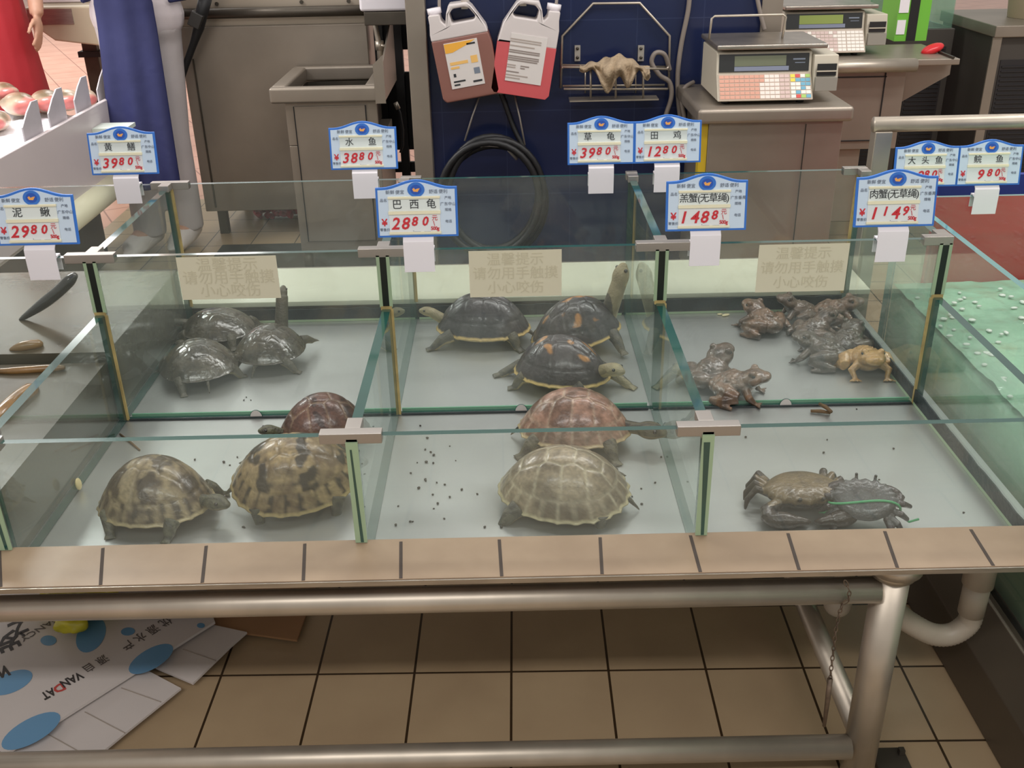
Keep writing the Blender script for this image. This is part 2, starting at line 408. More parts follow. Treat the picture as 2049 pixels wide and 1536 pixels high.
pane(XLL, XC + T2 / 2, YB, YB + T1, ZF + .001, ZTB, 'back_pane')
for x in (XL, XA, XB, XC):
    pane(x - T2 / 2, x + T2 / 2, YF - T1 / 2 - .004, YM - T1 / 2 - .001, ZF + .001, ZTF - .004, 'divider')
    pane(x - T2 / 2, x + T2 / 2, YM - T1 / 2, YB - .001, ZF + .001, ZTM - .003, 'divider')
pane(XLL - T1, XLL - .0005, YF - T1 / 2, YB + T1, ZF + .001, ZTF, 'end_pane')
# pale green front edges with a dark streak
for x in (XL, XA, XB):
    mb = MB().b2((x - .0095, YF - T1 / 2 - .0075, ZL + .001), (x + .0095, YF - T1 / 2 - .0042, ZTF - .008))
    e = mb.build('edge_strip', PEDGE, tank)
    k = MB().use(0); y = YF - T1 / 2 - .0078
    w0 = {XL: .0035, XA: .0016, XB: .005}[x]
    k.add([(x - .002 - w0, y, ZTF - .02), (x - .002 + w0, y, ZTF - .02), (x + .0022 + .002, y, ZL + .002), (x + .0022 - .003, y, ZL + .002)], [(0, 1, 2, 3)])
    k.build('sealant_streak', GEDGE, e)
for x in (XL, XA, XB, XC):   # upper half of rear dividers' near edge above the low front dividers
    e = MB().b2((x - .013, YM - T1 / 2 - .004, ZTF), (x - .0065, YM - T1 / 2 - .0006, ZTM - .008)).b2((x + .0065, YM - T1 / 2 - .004, ZTF), (x + .013, YM - T1 / 2 - .0006, ZTM - .008)).build('edge_strip', PEDGE, tank)
    MB().b2((x - .0065, YM - T1 / 2 - .003, ZTF), (x + .0065, YM - T1 / 2 - .0006, ZTM - .008)).build('sealant_streak', mat('black_sealant', (18, 26, 22), .3), e)
    MB().b2((x - .011, YM - T1 / 2 - .006, ZTF - .006), (x + .011, YM - T1 / 2, ZTF + .0015)).build('silicone_seam', SEAM, tank)
    s_ = 1 if x < .4 else -1
    MB().b2((x + s_ * .0088, YM - T1 / 2 - .006, ZF + .002), (x + s_ * .0135, YM - T1 / 2 - .0005, ZTF - .006)).build('silicone_seam', SEAM, tank)
    MB().b2((x - .003 + s_ * .010, YB - .006, ZF + .05), (x + .003 + s_ * .010, YB - .0005, ZTB - .01)).build('silicone_seam', SEAM, tank)
for i in (1, 2, 3):
    a, b_ = xs[i] + .014, xs[i + 1] - .014
    MB().b2((a, YM - T1 / 2 - .006, ZF + .0005), (b_, YM - T1 / 2 - .0006, ZF + .004)).build('bottom_seam', BLACKG, tank)
    MB().b2((a, YM + T1 / 2 + .0006, ZF + .0005), (b_, YM + T1 / 2 + .004, ZF + .007)).build('bottom_seam', GREENL, tank)
    # black sealant band along the foot of the back pane
    mb = MB(); N = 24
    top = [ZF + .036 + .006 * noise.noise(Vector((i * 7.3 + t * .6, 1.1, 0))) + (.006 if i == 3 else 0) for t in range(N + 1)]
    ring = [Vector((a + (b_ - a) * t / N, YB - .001, top[t])) for t in range(N + 1)] + [Vector((b_, YB - .001, ZF + .007)), Vector((a, YB - .001, ZF + .007))]
    mb.poly(ring, (0, -.003, 0)); mb.build('sealant_band', BLACKG, tank)
    MB().b2((a, YB - .0035, ZF + .0005), (b_, YB - .0005, ZF + .007)).build('sealant_line', PEDGE, tank)
    # half-round drain notch
    cx = {1: 515, 2: 1043, 3: 1570}[i]; c = WZ(cx, {1: 832, 2: 826, 3: 810}[i], ZF)
    ar = MB(); rr = .0125
    ar.tube([(c.x + rr * math.cos(PI * t / 14), YM - T1 / 2 - .002, ZF + .0015 + 1.3 * rr * math.sin(PI * t / 14)) for t in range(15)], .0011, 8)
    nt_ = ar.build('drain_notch', GEDGE, tank, smooth=True)
    MB().poly([(c.x + rr * math.cos(PI * t / 14), YM - T1 / 2 - .0042, ZF + .0015 + 1.3 * rr * math.sin(PI * t / 14)) for t in range(15)], (0, .003, 0)).build('notch_cover', mat('grey_drain_disc', (190, 184, 180), .4), nt_)
# sealant along right divider
mb = MB(); N = 40
ring = [Vector((XC - T2 / 2 - .001, YF + .01 + (YB - YF - .02) * t / N, ZF + .036 + .004 * noise.noise(Vector((t * .7, 3, 0))))) for t in range(N + 1)] + [Vector((XC - T2 / 2 - .001, YB - .01, ZF + .008)), Vector((XC - T2 / 2 - .001, YF + .01, ZF + .008))]
mb.poly(ring, (-.003, 0, 0)); mb.build('sealant_band', BLACKG, tank)
MB().b2((XC - T2 / 2 - .0035, YF + .01, ZF + .0005), (XC - T2 / 2 - .0006, YB - .01, ZF + .008)).build('sealant_line', PEDGE, tank)
# clips
def clip(x, y, z, lx0, lx1, back=0.0, front=0.0, wy=.020):
    mb = MB().b2((x - lx0, y - wy / 2, z - .012), (x + lx1, y + wy / 2, z + .006))
    if back: mb.b2((x - .0125, y + wy / 2, z - .010), (x + .0125, y + wy / 2 + back, z + .0055))
    if front: mb.b2((x - .0125, y - wy / 2 - front, z - .010), (x + .0125, y - wy / 2, z + .0055))
    mb.build('clip', CLIPM, tank, bevel=.0012)
clip(XL, YF, ZTF, .05, .034, .035); clip(XA, YF, ZTF, .05, .047, .035); clip(XB, YF, ZTF, .048, .05, .035)
clip(XL, YM, ZTM, .048, .05, .035); clip(XA, YM, ZTM, .048, .05, .03); clip(XB, YM, ZTM, .052, .055, .03); clip(XC, YM, ZTM, .045, .013, .03)
clip(XL, YB + .006, ZTB, .04, .052, 0, .03); clip(XA, YB + .006, ZTB, .01, .04, 0, .03); clip(XB, YB + .006, ZTB, .014, .014, 0, .03); clip(XC, YB + .006, ZTB, .045, .013, 0, .03)

# murky water and eels in the left-hand pens
wr = thing('tank_water', 'murky brown water filling the pens at the left edge', 'water', (-1.1, 1.9, ZF))
tag(wr, kind='stuff')
wmb = MB()
wmb.b2((XLL + .002, YF + .01, ZF + .002), (XL - T2 / 2 - .002, YM - .01, .585)); wmb.build('front_water', WATERD, wr)
MB().b2((XLL + .002, YM + .01, ZF + .002), (XL - T2 / 2 - .002, YB - .004, .60)).build('rear_water', WATERD, wr)
def eel(pts, r, m, label, nm='eel', cat='eel', group=None):
    P = [Vector(p) for p in pts]; Q = []
    for i in range(len(P) - 1):
        p0, p1, p2, p3 = P[max(i - 1, 0)], P[i], P[i + 1], P[min(i + 2, len(P) - 1)]
        for k in range(8):
            t = k / 8; Q.append(.5 * (2 * p1 + (p2 - p0) * t + (2 * p0 - 5 * p1 + 4 * p2 - p3) * t * t + (3 * p1 - p0 - 3 * p2 + p3) * t ** 3))
    Q.append(P[-1]); n = len(Q)
    rr = [r * (.35 + .65 * min(1, (i + .6) / 4)) * (1 if i < n * .5 else 1 - .85 * ((i - n * .5) / (n * .5)) ** 1.6) for i in range(n)]
    o = MB().tube(Q, rr, 14).build(nm, m, smooth=True)
    return tag(o, label, cat, group)
EELM = mat('wet_eel_skin', (40, 38, 36), .15, 0, .3, 30, coat=.8)
p1 = WZ(152, 548, .70); p2 = WZ(118, 582, .665); p3 = WZ(80, 612, .632); p4 = WZ(40, 640, .600)
eel([p1, p2, p3, p4], .013, EELM, 'dark wet eel raising its head out of the rear left pen')
LOACH = mat('brown_loach_skin', (130, 98, 58), .25, 0, .25, 25, coat=.5)
eel([WZ(72, 775, .588), WZ(40, 795, .592), WZ(5, 825, .592), WZ(-40, 860, .588)], .016, LOACH, 'tan loach stretched along the surface of the front left pen', 'loach', 'fish')
eel([WZ(85, 688, .602), WZ(62, 690, .607), WZ(40, 694, .606), WZ(20, 700, .60)], .011, LOACH, 'short orange-brown loach surfacing in the rear left pen', 'loach', 'fish')
eel([WZ(130, 735, .590), WZ(80, 738, .590), WZ(20, 742, .589), WZ(-30, 742, .588)], .008, LOACH, 'thin brown loach lying just inside the middle pane at far left', 'loach', 'fish')

# warning stickers on the middle pane
STK = mat('translucent_white_sticker', (212, 206, 182), .5)
STKT = mat('faded_sticker_print', (199, 192, 167), .6)
for (u0, u1, v0, v1), lab in (((366, 552, 512, 600), 'pale faded warning sticker on the pane of the softshell turtle pen'), ((941, 1124, 504, 595), 'pale faded warning sticker on the pane of the dark turtle pen'), ((1511, 1700, 494, 585), 'pale faded warning sticker on the pane of the frog pen')):
    a = WY(u0, v1, YM - .0075); b_ = WY(u1, v0 + 3, YM - .0075)
    z1 = ZTM - .004
    st = MB().b2((a.x, YM - T1 / 2 - .0012, a.z), (b_.x, YM - T1 / 2 - .0004, z1)).build('warning_sticker', STK)
    st.location = (0, 0, 0); tag(st, lab, 'sticker', 'warning stickers on the middle pane')
    W_ = b_.x - a.x; H_ = z1 - a.z; cx = (a.x + b_.x) / 2
    y = YM - T1 / 2 - .0016
    text('warning_text', [(text_me('温馨提示', W_ * .155), TM(cx, a.z + H_ * .80, y)), (text_me('请勿用手触摸', W_ * .155), TM(cx, a.z + H_ * .50, y)), (text_me('小心咬伤', W_ * .155), TM(cx, a.z + H_ * .19, y))], STKT, st)

# ================================================================= price signs
def price_sign(label, u, v, ypane, ztop, name, digits, small, width, place='广东中山', side='front', lean=-.16):
    """u: pixel column of the clip; built in local space, facing -y, z=0 at the pane's top edge"""
    root = thing('price_sign', label, 'price sign', (0, 0, 0), 'price signs clipped to the tank panes')
    W = width; zb = .026
    def outline(w, dz, inset=0.0):
        pts = [(-w / 2, zb + inset), (w / 2, zb + inset), (w / 2, zb + dz * .60 * W / W - inset)]
        N = 16
        for i in range(1, N):
            t = i / N; x = w / 2 - w * t
            s = .5 + .5 * math.cos(2 * PI * max(-.5, min(.5, (x / w) * 1.15)))
            pts.append((x, zb + (.60 + .09 * s) * W - inset))
        pts.append((-w / 2, zb + .60 * W - inset))
        return pts
    T = lambda x, z, y: Vector((x, y + (z - zb) * math.tan(-lean) if z > zb else y, z))
    B = outline(W, W)
    MB().poly([T(x, z, -.004) for x, z in B], (0, .005, 0)).build('border', BLUEP, root, bevel=.0008)
    F = outline(W * .945, W, W * .026)
    MB().poly([T(x, z, -.0046) for x, z in F], (0, .0005, 0)).build('face', PALEB, root)
    def rect(x0, x1, z0, z1, y, h, nm, m, par=root):
        return MB().poly([T(x0 * W, zb + z0 * W, y), T(x1 * W, zb + z0 * W, y), T(x1 * W, zb + z1 * W, y), T(x0 * W, zb + z1 * W, y)], (0, h, 0)).build(nm, m, par)
    LT = lambda x, z, y: Matrix.Translation(T(x * W, zb + z * W, y)) @ Matrix.Rotation(PI / 2 + lean, 4, 'X')
    card = rect(-.345, .285, .31, .48, -.0056, .0006, 'name_card', mat('name_card', (224, 232, 230), .45))
    pc = rect(-.345, .285, .055, .30, -.0056, .0006, 'price_card', CARDW)
    for z in (.472, .285, .045): rect(-.35, .29, z, z + .036 if z == .285 else z + .024, -.0085, .004, 'holder_bar', CREAM)
    e = MB(); 
    e.poly([T((.105 * math.cos(t * PI / 12)) * W, zb + (.575 + .088 * math.sin(t * PI / 12)) * W, -.0056) for t in range(24)], (0, .0008, 0))
    em = e.build('emblem', BLUEP, root)
    MB().poly([T((.068 * math.cos(t * PI / 12)) * W, zb + (.575 + .058 * math.sin(t * PI / 12)) * W, -.0060) for t in range(24)], (0, .0004, 0)).build('emblem_centre', EMB, em)
    MB().poly([T(x * W, zb + (.575 + z) * W, -.0064) for x, z in ((-.045, .008), (-.03, -.022), (.02, -.026), (.048, .016), (.016, .012), (-.01, .002), (-.022, .022))], (0, .0004, 0)).build('emblem_mark', ORANGE, em)
    # product name
    n = len(name)
    if n <= 3:
        span = {1: 0, 2: .34, 3: .21}[n]
        parts = [(text_me(ch, .125 * W, 0, .0), LT(-.03 + span * (i - (n - 1) / 2), .396, -.0062)) for i, ch in enumerate(name)]
    else:
        parts = [(text_me(name, .118 * W, 0, 0, sp_=.86), LT(-.03, .396, -.0062))]
    text('name_text', parts, INK, card)
    parts = []; dots = []
    for ch, x, big in digits:
        parts.append((text_me(ch, (.205 if big else .155) * W, .22, .0006), LT(x, .165 if big else .19, -.0064)))
    parts.append((text_me('¥', .12 * W, 0, .0004), LT(-.405, .18, -.0052)))
    parts.append((text_me('元', .075 * W, 0, 0), LT(.215, .23, -.0064))); parts.append((text_me('/', .09 * W, -.5, 0), LT(.22, .165, -.0064)))
    parts.append((text_me('500g', .062 * W, 0, .0002, sp_=.85), LT(.215, .105, -.0064)))
    text('price_text', parts, RED, pc)
    gp = [(text_me('新鲜', .055 * W), LT(-.32, .545, -.0052)), (text_me('便宜', .055 * W), LT(-.20, .545, -.0052)), (text_me('舒适', .055 * W), LT(.21, .545, -.0052)), (text_me('便利', .055 * W), LT(.33, .545, -.0052)),
          ]; text('slogan_print', gp, INKG, root); gp = [(text_me('品名', .045 * W), LT(-.405, .45, -.0052)), (text_me('产地', .042 * W), LT(.385, .47, -.0052)), (text_me(place, .048 * W), LT(.385, .395, -.0052)), (text_me('规格', .042 * W), LT(.385, .325, -.0052)), (text_me('电话', .042 * W), LT(.385, .185, -.0052)), (text_me('零售价', .042 * W), LT(-.405, .095, -.0052)),
          ]; text('decimal_print', [(text_me('.__  __', .08 * W), LT(.05, .10, -.0064))], INKG, pc)
    text('field_print', gp, INKG, root)
    # clip: bent white strip that hooks over the pane
    cw = W * .38; hw = cw / 2
    prof = [(-.002, zb + .004), (-.002, zb), (-.010, zb - .008), (-.0115, 0), (-.0115, -.044), (-.0100, -.044), (-.0098, -.001), (.0098, -.0005 + .0028), (.0098, -.03), (.0114, -.03), (.0114, .004), (-.0075, .004), (-.006, zb - .008), (.0008, zb), (.0008, zb + .004)]
    MB().poly([(-hw, y, z) for y, z in prof], (cw, 0, 0)).build('clip', WHITEP, root, bevel=.0004)
    p = WY(u, v, ypane)
    root.location = (p.x, ypane, ztop + .0005)
    return root
D4 = lambda s: [(s[0], -.275, 1), (s[1], -.155, 1), (s[2], -.04, 0), (s[3], .09, 0)]
price_sign('blue price sign for 泥鳅 at 29.80 clipped to the left middle pane', 84, 505, YM, ZTM, '泥鳅', D4('2980'), 0, .158)
price_sign('blue price sign for 黄鳝 at 39.80 in front of the blue apron', 256, 367, YB + .006, ZTB, '黄鳝', D4('3980'), 0, .162)
price_sign('blue price sign for 水鱼 at 38.80 in front of the sink cabinet', 732, 361, YB + .006, ZTB, '水鱼', D4('3880'), 0, .162)
price_sign('blue price sign for 巴西龟 at 28.80 clipped above the dark turtles', 839, 502, YM, ZTM, '巴西龟', D4('2880'), 0, .158)
price_sign('blue price sign for 草龟 at 39.80 below the wire rack', 1202, 354, YB + .006, ZTB, '草龟', D4('3980'), 0, .162)
price_sign('blue price sign for 田鸡 at 12.80 touching its left-hand neighbour', 1333, 352, YB + .006, ZTB, '田鸡', D4('1280'), 0, .162)
price_sign('blue price sign for 羔蟹 at 148.8 clipped to the frog pen pane', 1409, 493, YM, ZTM, '羔蟹(无草绳)', [('1', -.29, 1), ('4', -.15, 1), ('8', -.03, 1), ('8', .095, 0)], 0, .158, '广东番禺')
price_sign('blue price sign for 肉蟹 at 114.9 wrapped in glossy film above the right corner', 1781, 488, YM, ZTM, '肉蟹(无草绳)', [('1', -.27, 1), ('1', -.13, 0), ('4', .0, 1), ('9', .12, 0)], 0, .158, '广东番禺')

# ================================================================= right-hand tank
RX, RZ, RYB = .96, .757, 2.42
RZB = WY(1960, 390, RYB).z
rt_ = thing('aerated_tank', 'large glass tank of cloudy green aerated water at the right edge', 'tank', (1.5, 1.5, 0))
def rpane(a, b_, thin, nm):
    mb = MB().b2(a, b_)
    for i, f in enumerate(mb.f):
        n_ = (mb.v[f[1]] - mb.v[f[0]]).cross(mb.v[f[2]] - mb.v[f[1]]); ax = max(range(3), key=lambda k: abs(n_[k])); mb.m[i] = 0 if ax == thin else 1
    return mb.build(nm, [GLASS, mat('teal_glass_edge', (88, 140, 138), .1, spec=.8, coat=.6)], rt_)
rpane((RX, .9, .15), (RX + .014, RYB, RZ), 0, 'side_pane')
rpane((RX + .0145, RYB - .012, .15), (2.4, RYB, RZB), 1, 'back_pane')
wm = mat('cloudy_green_water', (154, 196, 166), .12, 0, 0, 5, .25, 35, c2=(128, 168, 140), spec=.5)
MB().grid(lambda a, b_: Vector((RX + .015 + a * 1.4, .9 + b_ * (RYB - .915), .525 + .006 * noise.noise(Vector((a * 40, b_ * 40, 0))) + .01 * max(0, noise.noise(Vector((a * 12, b_ * 12, 5)))))), 120, 110).b2((RX + .015, .9, .151), (2.36, RYB - .015, .512)).build('water', wm, rt_, smooth=True)
foam = MB()
for i in range(260):
    x = RX + .02 + random.random() * .6; y = 1.2 + random.random() * 1.15
    foam.ell((x, y, .53), (.004 + random.random() * .006, .004 + random.random() * .006, .003), nu=6, nv=4)
tag(foam.build('foam', mat('white_foam', (214, 224, 214), .3), rt_, smooth=True), kind='stuff')
MB().poly([(.872, .7, 0), (.885, .7, .10), (RX - .012, .7, .15), (2.4, .7, .15), (2.4, .7, 0)], (0, 1.75, 0)).build('base', mat('dark_steel_base', (96, 86, 74), .4, .5, .1, 4), rt_, bevel=.003)
MB().b2((RX - .016, .7, .135), (RX - .0125, 2.45, .1495)).build('base_rim', PIPE, rt_)
price_sign('blue price sign for 大头鱼 half hidden behind the crab sign', 1846, 389, RYB - .006, RZB, '大头鱼', [('9', -.10, 1), ('8', .0, 0), ('0', .12, 0)], 0, .156)
price_sign('rightmost blue price sign, for 鲩鱼 at 9.80', 1970, 391, RYB - .006, RZB, '鲩鱼', [('9', -.14, 1), ('8', .0, 0), ('0', .12, 0)], 0, .156)
gr = thing('guard_rail', 'thick stainless guard rail behind the right-hand tank', 'rail', (.985, 2.6, 0))
MB().cyl((.938, 2.6, .885), (2.4, 2.6, .885), .0195, 24).build('top_tube', PIPE, gr, smooth=True)
for x in (.94, 2.2): MB().b2((x, 2.58, 0), (x + .045, 2.62, .87)).build('post', PIPE, gr, bevel=.003)
rb = thing('red_banner_board', 'red board with a blue upper band standing behind the right-hand tank', 'board', (1.5, 2.72, 0))
MB().b2((1.18, 2.7, .02), (2.3, 2.72, .665)).build('red_panel', mat('red_board', (206, 34, 38), .4), rb)
MB().b2((1.18, 2.7, .6655), (2.3, 2.72, .72)).build('blue_band', mat('blue_board', (34, 44, 130), .4), rb)

# ================================================================= turtles
TURT_SKIN = attr_mat('turtle_skin', .5, .5, 200)
SHELLM = attr_mat('turtle_shell', .34, .25, 140, coat=.25)
SOFTM = attr_mat('softshell_skin', .22, .7, 70, coat=.7)
CLAWM = mat('grey_claw', (110, 100, 88), .4)
EYEM = mat('black_eye', (14, 13, 12), .1, coat=.8)
def carapace(L, W, H, style, seed, serr=0.0, tilt=0):
    """domed shell with scutes; local x forward"""
    NR, NA = 56, 132
    vert = [(.80, 0), (.44, 0), (.02, 0), (-.40, 0), (-.76, 0)]
    cost = [(.52, .50), (.18, .56), (-.22, .56), (-.56, .46)]
    cen = vert + cost + [(x, -y) for x, y in cost]
    RM = .79
    mb = MB(); info = []
    def scute(p, q, rho, phi):
        if rho > RM:
            k = (phi / (2 * PI)) * 24; fr = k - math.floor(k); dseam = min(fr, 1 - fr) * (2 * PI / 24) * rho
            return 100 + int(math.floor(k)), min(dseam, (rho - RM)), fr
        ds = sorted((math.hypot((p - cx) * 1.0, (q - cy) * (.95 if cy == 0 else .82)), i) for i, (cx, cy) in enumerate(cen))
        return ds[0][1], min((ds[1][0] - ds[0][0]) * .6, RM - rho + .02), ds[0][0]
    vs = []; cols = []
    rnd = random.Random(seed); tone = {i: rnd.uniform(-1, 1) for i in range(140)}
    for i in range(NR + 1):
        rho = (i / NR) ** .9
        for j in range(NA):
            phi = 2 * PI * j / NA
            p, q = rho * math.cos(phi), rho * math.sin(phi)
            sid, ds, ex = scute(p, q, rho, phi)
            x = L / 2 * p * (1 + .04 * q * q); y = W / 2 * q * (1 - .07 * p)
            if rho > RM and serr: 
                bump = (1 - abs(2 * ex - 1)) if False else ex
                sc = 1 + serr * (rho - RM) / (1 - RM) * (abs(ex - .5) * 1.0 - .2) * (1.4 if p < -.2 else .6); x *= sc; y *= sc
            z = H * max(0, 1 - rho ** 2.1) ** .80
            if rho > .74: z = max(z, H * .40 * (1 - (rho - .74) / .26) ** 1.15 + H * .08)
            z = max(z, H * .08)
            groove = math.exp(-(ds / .022) ** 2)
            z -= groove * H * .018
            if style['kind'] != 'soft' and sid < 100: z += H * .02 * (1 - min(1, ex / .35))
            if abs(q) < .10 and rho < .9: z += H * .03 * (1 - abs(q) / .10) * style.get('keel', 0)
            vs.append(Vector((x, y, z))); P3 = (x * 12 / L, y * 12 / L, z * 12 / L)
            n1 = nz(P3, .35, seed); n2 = nz(P3, 1.3, seed + 9); n3 = nz(P3, 4.0, seed + 3)
            c = mixc(style['a'], style['b'], .5 + n1 * 1.0 + n2 * .75 + tone[sid % 140] * .3)
            if 'blot' in style:
                ang = math.atan2(q, p)
                st = math.sin((p * 9 + n1 * 1.2) if sid < 100 else (phi * 24 / 1.0)) + n2 * 1.2
                c = mixc(c, style['blot'], max(0, min(1, (st - style.get('bthr', .45)) * 3)) * style.get('bamt', .8))
            if 'spot' in style:
                s = nz((p * 4.2, q * 4.2, 0), 1.0, seed + 20) * (1 if sid < 100 and rho < .75 else 0)
                c = mixc(c, style['spot'], max(0, (s - .33) * 6))
            c = mixc(c, style['seam'], groove * style.get('samt', .6) * (.6 + .4 * n2))
            if 'rim' in style and rho > .965: c = mixc(c, style['rim'], .9)
            c = tuple(max(.004, v * (1 + .38 * n3)) for v in c)
            cols.append(c)
    fs = [(i * NA + j, i * NA + (j + 1) % NA, (i + 1) * NA + (j + 1) % NA, (i + 1) * NA + j) for i in range(NR) for j in range(NA)]
    # underside rim turns in
    base = len(vs)
    for j in range(NA):
        v = vs[NR * NA + j]; vs.append(Vector((v.x * .93, v.y * .92, v.z - H * .05))); cols.append(mixc(style['under'], cols[NR * NA + j], .25))
    fs += [(NR * NA + j, NR * NA + (j + 1) % NA, base + (j + 1) % NA, base + j) for j in range(NA)]
    me = bpy.data.meshes.new('shell'); me.from_pydata(vs, [], fs)
    bm = bmesh.new(); bm.from_mesh(me); bmesh.ops.remove_doubles(bm, verts=bm.verts[:NA], dist=1e-6)
    bm.to_mesh(me); bm.free()
    # colours after welding: recompute by order (first ring collapses to one vertex)
    cols2 = [cols[0]] + cols[NA:] if len(me.vertices) == len(vs) - NA + 1 else None
    a = me.color_attributes.new('col', 'FLOAT_COLOR', 'POINT')
    if cols2 is None: cols2 = cols
    # vertex order may change: map by position
    lut = {}
    for v, c in zip(vs, cols): lut[(round(v.x, 6), round(v.y, 6), round(v.z, 6))] = c
    for i, v in enumerate(me.vertices):
        c = lut.get((round(v.co.x, 6), round(v.co.y, 6), round(v.co.z, 6)), cols[0]); a.data[i].color = (*c, 1)
    return me
def turtle(label, uv, L, style, heading, seed, Wf=.78, Hf=.36, lift=.22, pitch=0, roll=0, head=None, legs=None, tail=True, serr=.06, zoff=0, neck_r=.055, name='turtle'):
    """uv: pixel of the shell centre on the pen floor; heading in degrees, 0 = to the right, 90 = away"""
    W, H = L * Wf, L * Hf
    zb = L * lift * .17
    bl = MB()
    bl.ell((0, 0, zb + H * .12), (L * .44, W * .44, H * .22), nu=28, nv=14)          # trunk below the shell
    HD = head or (L * .60, 0, zb + H * .22)
    hd = Vector(HD[:3]); hr = L * (HD[3] if len(HD) > 3 else .075)
    nk0 = Vector((L * .36, 0, zb + H * .22))
    dirv = (hd - nk0).normalized()
    bl.tube([nk0 - Vector((L * .08, 0, 0)), nk0, nk0.lerp(hd, .6), hd], [L * neck_r * 1.25, L * neck_r * 1.1, L * neck_r, L * neck_r * .95], 16)
    fw = Vector((dirv.x, dirv.y, dirv.z * .3)).normalized() if len(HD) < 5 else Vector(HD[4]).normalized()
    R = fw.to_track_quat('X', 'Z').to_matrix()
    hc = hd + fw * hr * .5
    bl.ell(hc, (hr * 1.35, hr * .92, hr * .82), R, 18, 12)
    bl.ell(hc + fw * hr * 1.0 - Vector((0, 0, hr * .1)), (hr * .62, hr * .55, hr * .48), R, 14, 8)
    LG = legs or {}
    for nm, sx, sy in (('fl', 1, 1), ('fr', 1, -1), ('hl', -1, 1), ('hr', -1, -1)):
        d = LG.get(nm, 'in')
        if d is None: continue
        root_ = Vector((sx * L * .30, sy * W * .32, zb + H * .12))
        if d == 'in': ft = Vector((sx * L * .37, sy * W * .44, L * .02))
        else: ft = Vector((d[0] * L, d[1] * L, L * .018 + (d[2] * L if len(d) > 2 else 0)))
        mid = root_.lerp(ft, .55) + Vector((0, 0, L * .025))
        bl.tube([root_, mid, ft], [L * .075, L * .058, L * .040], 14)
        dv = ft - root_; dv.z = 0; dv.normalize(); sd = Vector((-dv.y, dv.x, 0))
        bl.ell(ft + dv * L * .02, (L * .045, L * .042, L * .018), dv.to_track_quat('X', 'Z').to_matrix())
        for k in range(5):
            t = (k - 2) / 2
            a = ft + dv * L * .035 + sd * t * L * .032; b_ = a + (dv + sd * t * .35).normalized() * L * .045; b_.z = max(L * .006, b_.z - L * .01)
            bl.tube([a, b_], [L * .012, L * .006], 8)
    if tail: bl.tube([(-L * .40, 0, zb + H * .1), (-L * .50, L * .015, zb), (-L * .58, L * .03, L * .012)], [L * .035, L * .022, L * .008], 10)
    me = blob(bl, L * .011, 4)
    sk, sk2 = style['skin'], style['skin2']
    def colf(p, n):
        v = nz((p.x / L * 12, p.y / L * 12, p.z / L * 12), 1.2, seed)
        st = math.sin((p.y / L) * 130 + v * 3)
        c = mixc(sk, sk2, .5 + v * .6 + (.35 * st if style.get('stripe') else 0))
        if 'legc' in style and (p.x < L * .40 or abs(p.y) > .17 * L): c = mixc(style['legc'], c, .18 + .4 * v)
        if n.z < -.3: c = mixc(c, style['under'], .5)
        return c
    paint(me, colf)
    body = mk(name, me, TURT_SKIN, None, smooth=True)
    tag(body, label, 'turtle')
    sh = carapace(L, W, H, style, seed, serr)
    so = mk('shell', sh, SOFTM if style['kind'] == 'soft' else SHELLM, body, smooth=True); so.location = (0, 0, zb + H * .02)
    pl = MB(); pl.ell((0, 0, zb + H * .05), (L * .43, W * .43, H * .16), nu=40, nv=12)
    pm = pl.mesh('plastron'); paint(pm, lambda p, n: mixc(style['under'], tuple(x * .45 for x in style['under']), max(0, nz((p.x / L * 30, p.y / L * 30, 0), 1, seed)) * 1.4))
    po = mk('plastron', pm, TURT_SKIN, body, smooth=True)
    side = fw.cross(Vector((0, 0, 1))).normalized()
    for s in (-1, 1):
        e = MB().ell(hc + fw * hr * .55 + side * s * hr * .72 + Vector((0, 0, hr * .28)), (hr * .2,) * 3, nu=12, nv=8)
        em = e.mesh('eye'); mk('eye', em, EYEM, body, smooth=True)
    p = WZ(uv[0], uv[1], ZF)
    body.location = (p.x, p.y, ZF + zoff)
    body.rotation_mode = 'XYZ'; body.rotation_euler = (math.radians(roll), math.radians(pitch), math.radians(heading))
    return body
S = lambda *c: lin(c)
ST_RED = dict(kind='hard', a=S(96, 74, 60), b=S(150, 118, 100), seam=S(176, 160, 138), samt=.75, under=S(150, 132, 96), skin=S(62, 58, 50), skin2=S(96, 92, 74), stripe=1, rim=S(168, 150, 112))
ST_PALE = dict(kind='hard', a=S(152, 138, 114), b=S(106, 94, 76), seam=S(192, 184, 158), samt=.8, under=S(160, 148, 112), skin=S(60, 58, 52), skin2=S(92, 90, 76), stripe=1, rim=S(176, 166, 132))
ST_PAT = dict(kind='hard', a=S(150, 130, 94), b=S(100, 82, 60), seam=S(78, 66, 50), samt=.5, blot=S(38, 33, 27), bthr=.42, bamt=.95, under=S(150, 136, 96), skin=S(50, 50, 44), skin2=S(84, 84, 68), stripe=1, rim=S(160, 142, 96))
ST_PAT2 = dict(kind='hard', a=S(140, 126, 98), b=S(78, 66, 52), seam=S(70, 62, 50), samt=.5, blot=S(48, 40, 32), bthr=.25, bamt=.8, under=S(140, 128, 96), skin=S(58, 58, 50), skin2=S(92, 92, 74), stripe=1, rim=S(158, 144, 108))
ST_DARK = dict(kind='hard', a=S(74, 54, 46), b=S(100, 72, 60), seam=S(170, 150, 120), samt=.5, blot=S(40, 32, 28), bthr=.75, bamt=.8, under=S(140, 120, 86), skin=S(56, 54, 46), skin2=S(92, 92, 70), stripe=1)
ST_GR = dict(kind='hard', a=S(44, 41, 42), b=S(70, 66, 67), seam=S(34, 31, 31), samt=.7, under=S(196, 176, 124), skin=S(150, 140, 108), skin2=S(120, 110, 84), legc=S(58, 56, 50), rim=S(196, 168, 104), keel=1)
